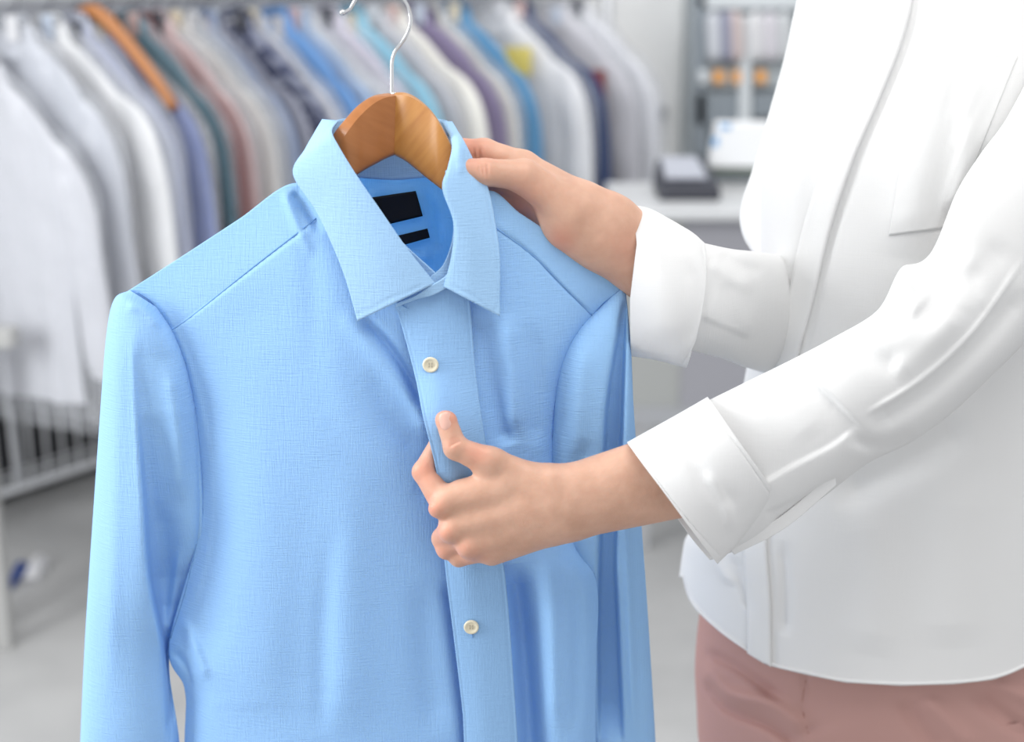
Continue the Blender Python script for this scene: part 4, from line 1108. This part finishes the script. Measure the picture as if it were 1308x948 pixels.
# ---- pale rack end at the picture's left edge
pm = mat('pale_beige_paint', (.44, .44, .43), .5)
st_ = empty('display_stand', (-1.1, 3.05, 0), 'pale painted stand at the left edge in front of the hanging clothes', 'stand')
SY = 3.03
x0 = P(-60, 600, SY)[0]; x1 = P(8, 775, SY)[0]
mb = MB(); mb.box(x0 - .1, P(19, 430, SY)[0], SY - .02, SY + .04, P(0, 443, SY)[2], P(0, 420, SY)[2]); bevel(mb.build('shelf_board', pm, st_), .006)
for xx in (x1, x0 - .06):
    mb = MB(); mb.box(xx - .035, xx, SY, SY + .04, 0.0, P(0, 440, SY)[2]); bevel(mb.build('leg', pm, st_), .004)
mb = MB(); mb.box(P(-20, 600, SY)[0], P(27, 600, SY + .2)[0], SY + .18, SY + .22, P(0, 654, SY)[2], P(0, 545, SY)[2]); bevel(mb.build('side_plate', greymetal, st_), .004)
mb = MB(); mb.box(x0 - .1, x0 - .06, SY + .04, SY + .18, P(0, 560, SY)[2], P(0, 545, SY)[2]); bevel(mb.build('cross_bar', greymetal, st_), .004)

# crumpled packet on the floor
pk = empty('plastic_packet', tuple(np.array(P(40, 745, 3.05)) * (1, 1, 0) + (0, 0, 0)), 'crumpled blue and white plastic packet lying on the floor', 'packet')
gx, gy, _ = PA(36, 740, 3.12)
def crumple(name, x0, x1, y0, y1, m_):
    n = 26; V_ = []
    for i in range(n):
        for j in range(n):
            x = x0 + (x1 - x0) * i / (n - 1); y = y0 + (y1 - y0) * j / (n - 1)
            z = .006 + .035 * math.sin(math.pi * i / (n - 1)) * math.sin(math.pi * j / (n - 1)) + .008 * math.sin(i * 1.3 + j * .7) * math.sin(j * 1.1)
            V_.append((x, y, max(z, .002)))
    V_ += [(x0, y0, .001), (x1, y0, .001), (x1, y1, .001), (x0, y1, .001)]
    o = mk(name, V_, grid_faces(n, n) + [(n * n, n * n + 3, n * n + 2, n * n + 1)], m_, pk); return o
bluep = mat('blue_plastic', lin(50, 85, 165), .3); whitep = mat('white_plastic', (.8, .8, .82), .3)
fz = P(30, 740, 3.0)
def onfloor(px, py):
    a = np.array(P(px, py, 1.0)); t = CAMZ / (CAMZ - a[2]); return a[0] * t, a[1] * t
fx0, fy0 = onfloor(8, 755); fx1, fy1 = onfloor(38, 725)
crumple('wrapper', fx0, fx1, fy0, fy1, bluep)
fx0, fy0 = onfloor(28, 742); fx1, fy1 = onfloor(68, 718)
crumple('wrapper', fx0, fx1, fy0, fy1, whitep)
pk.location = (fx0, fy0, 0)
for ch in [o for o in C.objects if o.parent == pk]: ch.location = (-fx0, -fy0, 0)

# ---- tall white locker
lockm = mat('white_locker_paint', (.90, .90, .89), .45)
lk_ = empty('tall_cabinet', (P(835, 300, 5.2)[0], 5.3, 0), 'tall white cabinet with a small dark handle behind the end of the clothes rail', 'cabinet')
xa = P(742, 150, 5.2)[0]; xb = P(884, 150, 5.2)[0]
mb = MB(); mb.box(xa, xb, 5.2, 5.75, 0.05, 2.3); mb.box(xa + .02, xb - .02, 5.23, 5.73, 0, .05); bevel(mb.build('body', lockm, lk_), .008)
mb = MB(); mb.box(xa + .01, xb - .045, 5.18, 5.2, .08, 2.27); dd = bevel(mb.build('door', lockm, lk_), .006)
hxp = P(838, 143, 5.15); mb = MB(); mb.box(hxp[0] - .035, hxp[0] + .035, 5.14, 5.18, hxp[2] - .02, hxp[2] + .02); bevel(mb.build('handle', mat('dark_handle', lin(130, 133, 138), .4), dd), .006)

# ---- counter
ct = mat('white_counter_top', (.58, .59, .60), .35); cf = mat('grey_counter_front', (.33, .33, .36), .55); cf2 = mat('greenish_grey_panel', (.38, .39, .38), .55)
cx0 = P(786, 255, 3.6)[0]; cx1 = 1.9
cn = empty('counter', ((cx0 + cx1) / 2, 3.8, 0), 'long white-topped service counter with a grey front behind the person', 'counter')
mb = MB(); mb.box(cx0, cx1, 3.54, 4.02, .925, .955); bevel(mb.build('worktop', ct, cn), .008)
xs = P(872, 400, 3.6)[0]
mb = MB(); mb.box(cx0 + .04, xs, 3.60, 3.62, .42, .925); mb.build('front_panel', cf2, cn)
mb = MB(); mb.box(xs, cx1 - .03, 3.59, 3.62, .42, .925); mb.build('front_panel', cf, cn)
mb = MB(); mb.box(cx0 + .04, cx1 - .03, 3.58, 3.64, .375, .42); mb.build('lower_rail', greymetal, cn)
mb = MB(); mb.box(cx0 + .05, cx1 - .05, 3.62, 3.98, .60, .62); mb.build('shelf', ct, cn)
for lx in (cx0 + .09, cx1 - .08):
    for ly in (3.64, 3.95):
        mb = MB(); mb.box(lx - .025, lx + .025, ly - .02, ly + .02, 0, .925); bevel(mb.build('leg', chrome, cn), .004)

dv = empty('card_terminal', (P(880, 240, 3.75)[0], 3.78, .955), 'black desktop device with a pale top panel sitting on the white counter', 'device')
xa, xb = P(842, 240, 3.70)[0], P(921, 240, 3.70)[0]
V_ = [(xa, 3.68, .957), (xb, 3.68, .957), (xb, 3.90, .957), (xa, 3.90, .957), (xa + .004, 3.69, .995), (xb - .004, 3.69, .995), (xb - .02, 3.89, 1.04), (xa + .01, 3.89, 1.04)]
dkp = mat('black_plastic', lin(48, 50, 60), .4)
bevel(mk('casing', V_, [(3, 2, 1, 0), (4, 5, 6, 7), (0, 1, 5, 4), (1, 2, 6, 5), (2, 3, 7, 6), (3, 0, 4, 7)], dkp, dv, smooth=False), .008)
V_ = [(xa + .018, 3.72, 1.006), (xb - .035, 3.72, 1.006), (xb - .045, 3.87, 1.040), (xa + .02, 3.87, 1.040), (xa + .018, 3.72, 1.012), (xb - .035, 3.72, 1.012), (xb - .045, 3.87, 1.046), (xa + .02, 3.87, 1.046)]
mk('top_panel', V_, [(3, 2, 1, 0), (4, 5, 6, 7), (0, 1, 5, 4), (1, 2, 6, 5), (2, 3, 7, 6), (3, 0, 4, 7)], mat('pale_grey_plastic', lin(175, 178, 188), .4), dv, smooth=False)

bx_ = empty('display_box', (P(945, 215, 3.9)[0], 3.94, .955), 'white rectangular sign box with blue marks standing behind the black device', 'box')
def quadbox(c4, y0, y1):
    V_ = [(*((P(x, y, y0))[:1]), y0, P(x, y, y0)[2]) for x, y in c4] + [(P(x, y, y0)[0], y1, P(x, y, y0)[2]) for x, y in c4]
    return V_, [(0, 1, 2, 3), (7, 6, 5, 4), (0, 4, 5, 1), (1, 5, 6, 2), (2, 6, 7, 3), (3, 7, 4, 0)]
V_, F_ = quadbox([(916, 157), (985, 157), (978, 214), (906, 214)], 3.90, 3.96)
bevel(mk('panel', V_, F_, mat('white_board', (.85, .86, .87), .4), bx_, smooth=False), .006)
V_, F_ = quadbox([(908, 214), (978, 214), (978, 222), (912, 222)], 3.91, 3.96)
mk('foot', V_, F_, mat('olive_base', lin(120, 128, 118), .5), bx_, smooth=False)
bm_ = mat('blue_mark', lin(110, 170, 220), .5)
for c4 in ([(921, 159), (934, 159), (933, 165), (920, 165)], [(911, 175), (918, 175), (917, 187), (910, 187)]):
    V_, F_ = quadbox(c4, 3.896, 3.90); mk('blue_mark', V_, F_, bm_, bx_, smooth=False)

# ---- cleaning machine / shelf behind the counter
mc = empty('cleaning_machine', (P(960, 300, 4.9)[0], 5.2, 0), 'large grey cleaning machine with orange buttons and a dark panel behind the counter', 'machine')
gm = mat('slate_grey_panel', lin(178, 186, 190), .5); gd = mat('dark_slate_panel', lin(135, 143, 150), .4); gl_ = mat('pale_machine_panel', lin(205, 210, 213), .5)
def mbox(name, px0, py0, px1, py1, y0, y1, m_, parent):
    V_, F_ = quadbox([(px0, py0), (px1, py0), (px1, py1), (px0, py1)], y0, y1); return bevel(mk(name, V_, F_, m_, parent, smooth=False), .006)
X0, X1 = P(886, 100, 4.9)[0], 1.7
mb = MB(); mb.box(X0, X1, 4.9, 5.7, 0, 2.2); bevel(mb.build('body', gm, mc), .01)
mbox('side_pillar', 884, -60, 904, 200, 4.84, 4.90, gd, mc)
mbox('control_strip', 890, 84, 1040, 112, 4.85, 4.90, gm, mc)
om = mat('orange_button', lin(235, 170, 95), .5)
for (x, m_) in ((918, om), (942, om), (972, om), (898, gl_)):
    mbox('push_button', x - 6, 90, x + 7, 107, 4.82, 4.85, m_, mc)
mbox('dark_panel', 888, 118, 944, 162, 4.84, 4.90, gd, mc); mbox('dark_panel', 960, 118, 1040, 150, 4.84, 4.90, gd, mc)
mbox('kick_panel', 888, 162, 1040, 230, 4.86, 4.90, mat('charcoal_panel', lin(98, 106, 112), .5), mc)
mbox('glass_column', 944, 20, 960, 162, 4.82, 4.90, gl_, mc)
mbox('upper_frame', 890, -6, 1040, 12, 4.84, 4.90, gl_, mc)
for i, (x, c) in enumerate(((912, (205, 208, 214)), (928, (150, 152, 170)), (940, (205, 190, 188)), (966, (222, 222, 224)), (984, (215, 212, 218)), (1002, (205, 208, 210)))):
    bt = mk('bundle', *rod(cr(np.array([P(x, 14, 4.82), P(x - 1, 26, 4.82), P(x, 50, 4.82), P(x + 1, 78, 4.82)]), 14).tolist(), [.008, .012, .018, .022, .024, .025, .026, .026, .026, .026, .026, .025, .024, .018], 14), cmat(lin(*c)))
    tag(bt, ['light grey', 'mauve grey', 'dusty pink', 'white', 'pale lilac', 'pale silver'][i] + ' garment hanging above the orange machine buttons', 'garment', 'small clothes above the machine buttons')
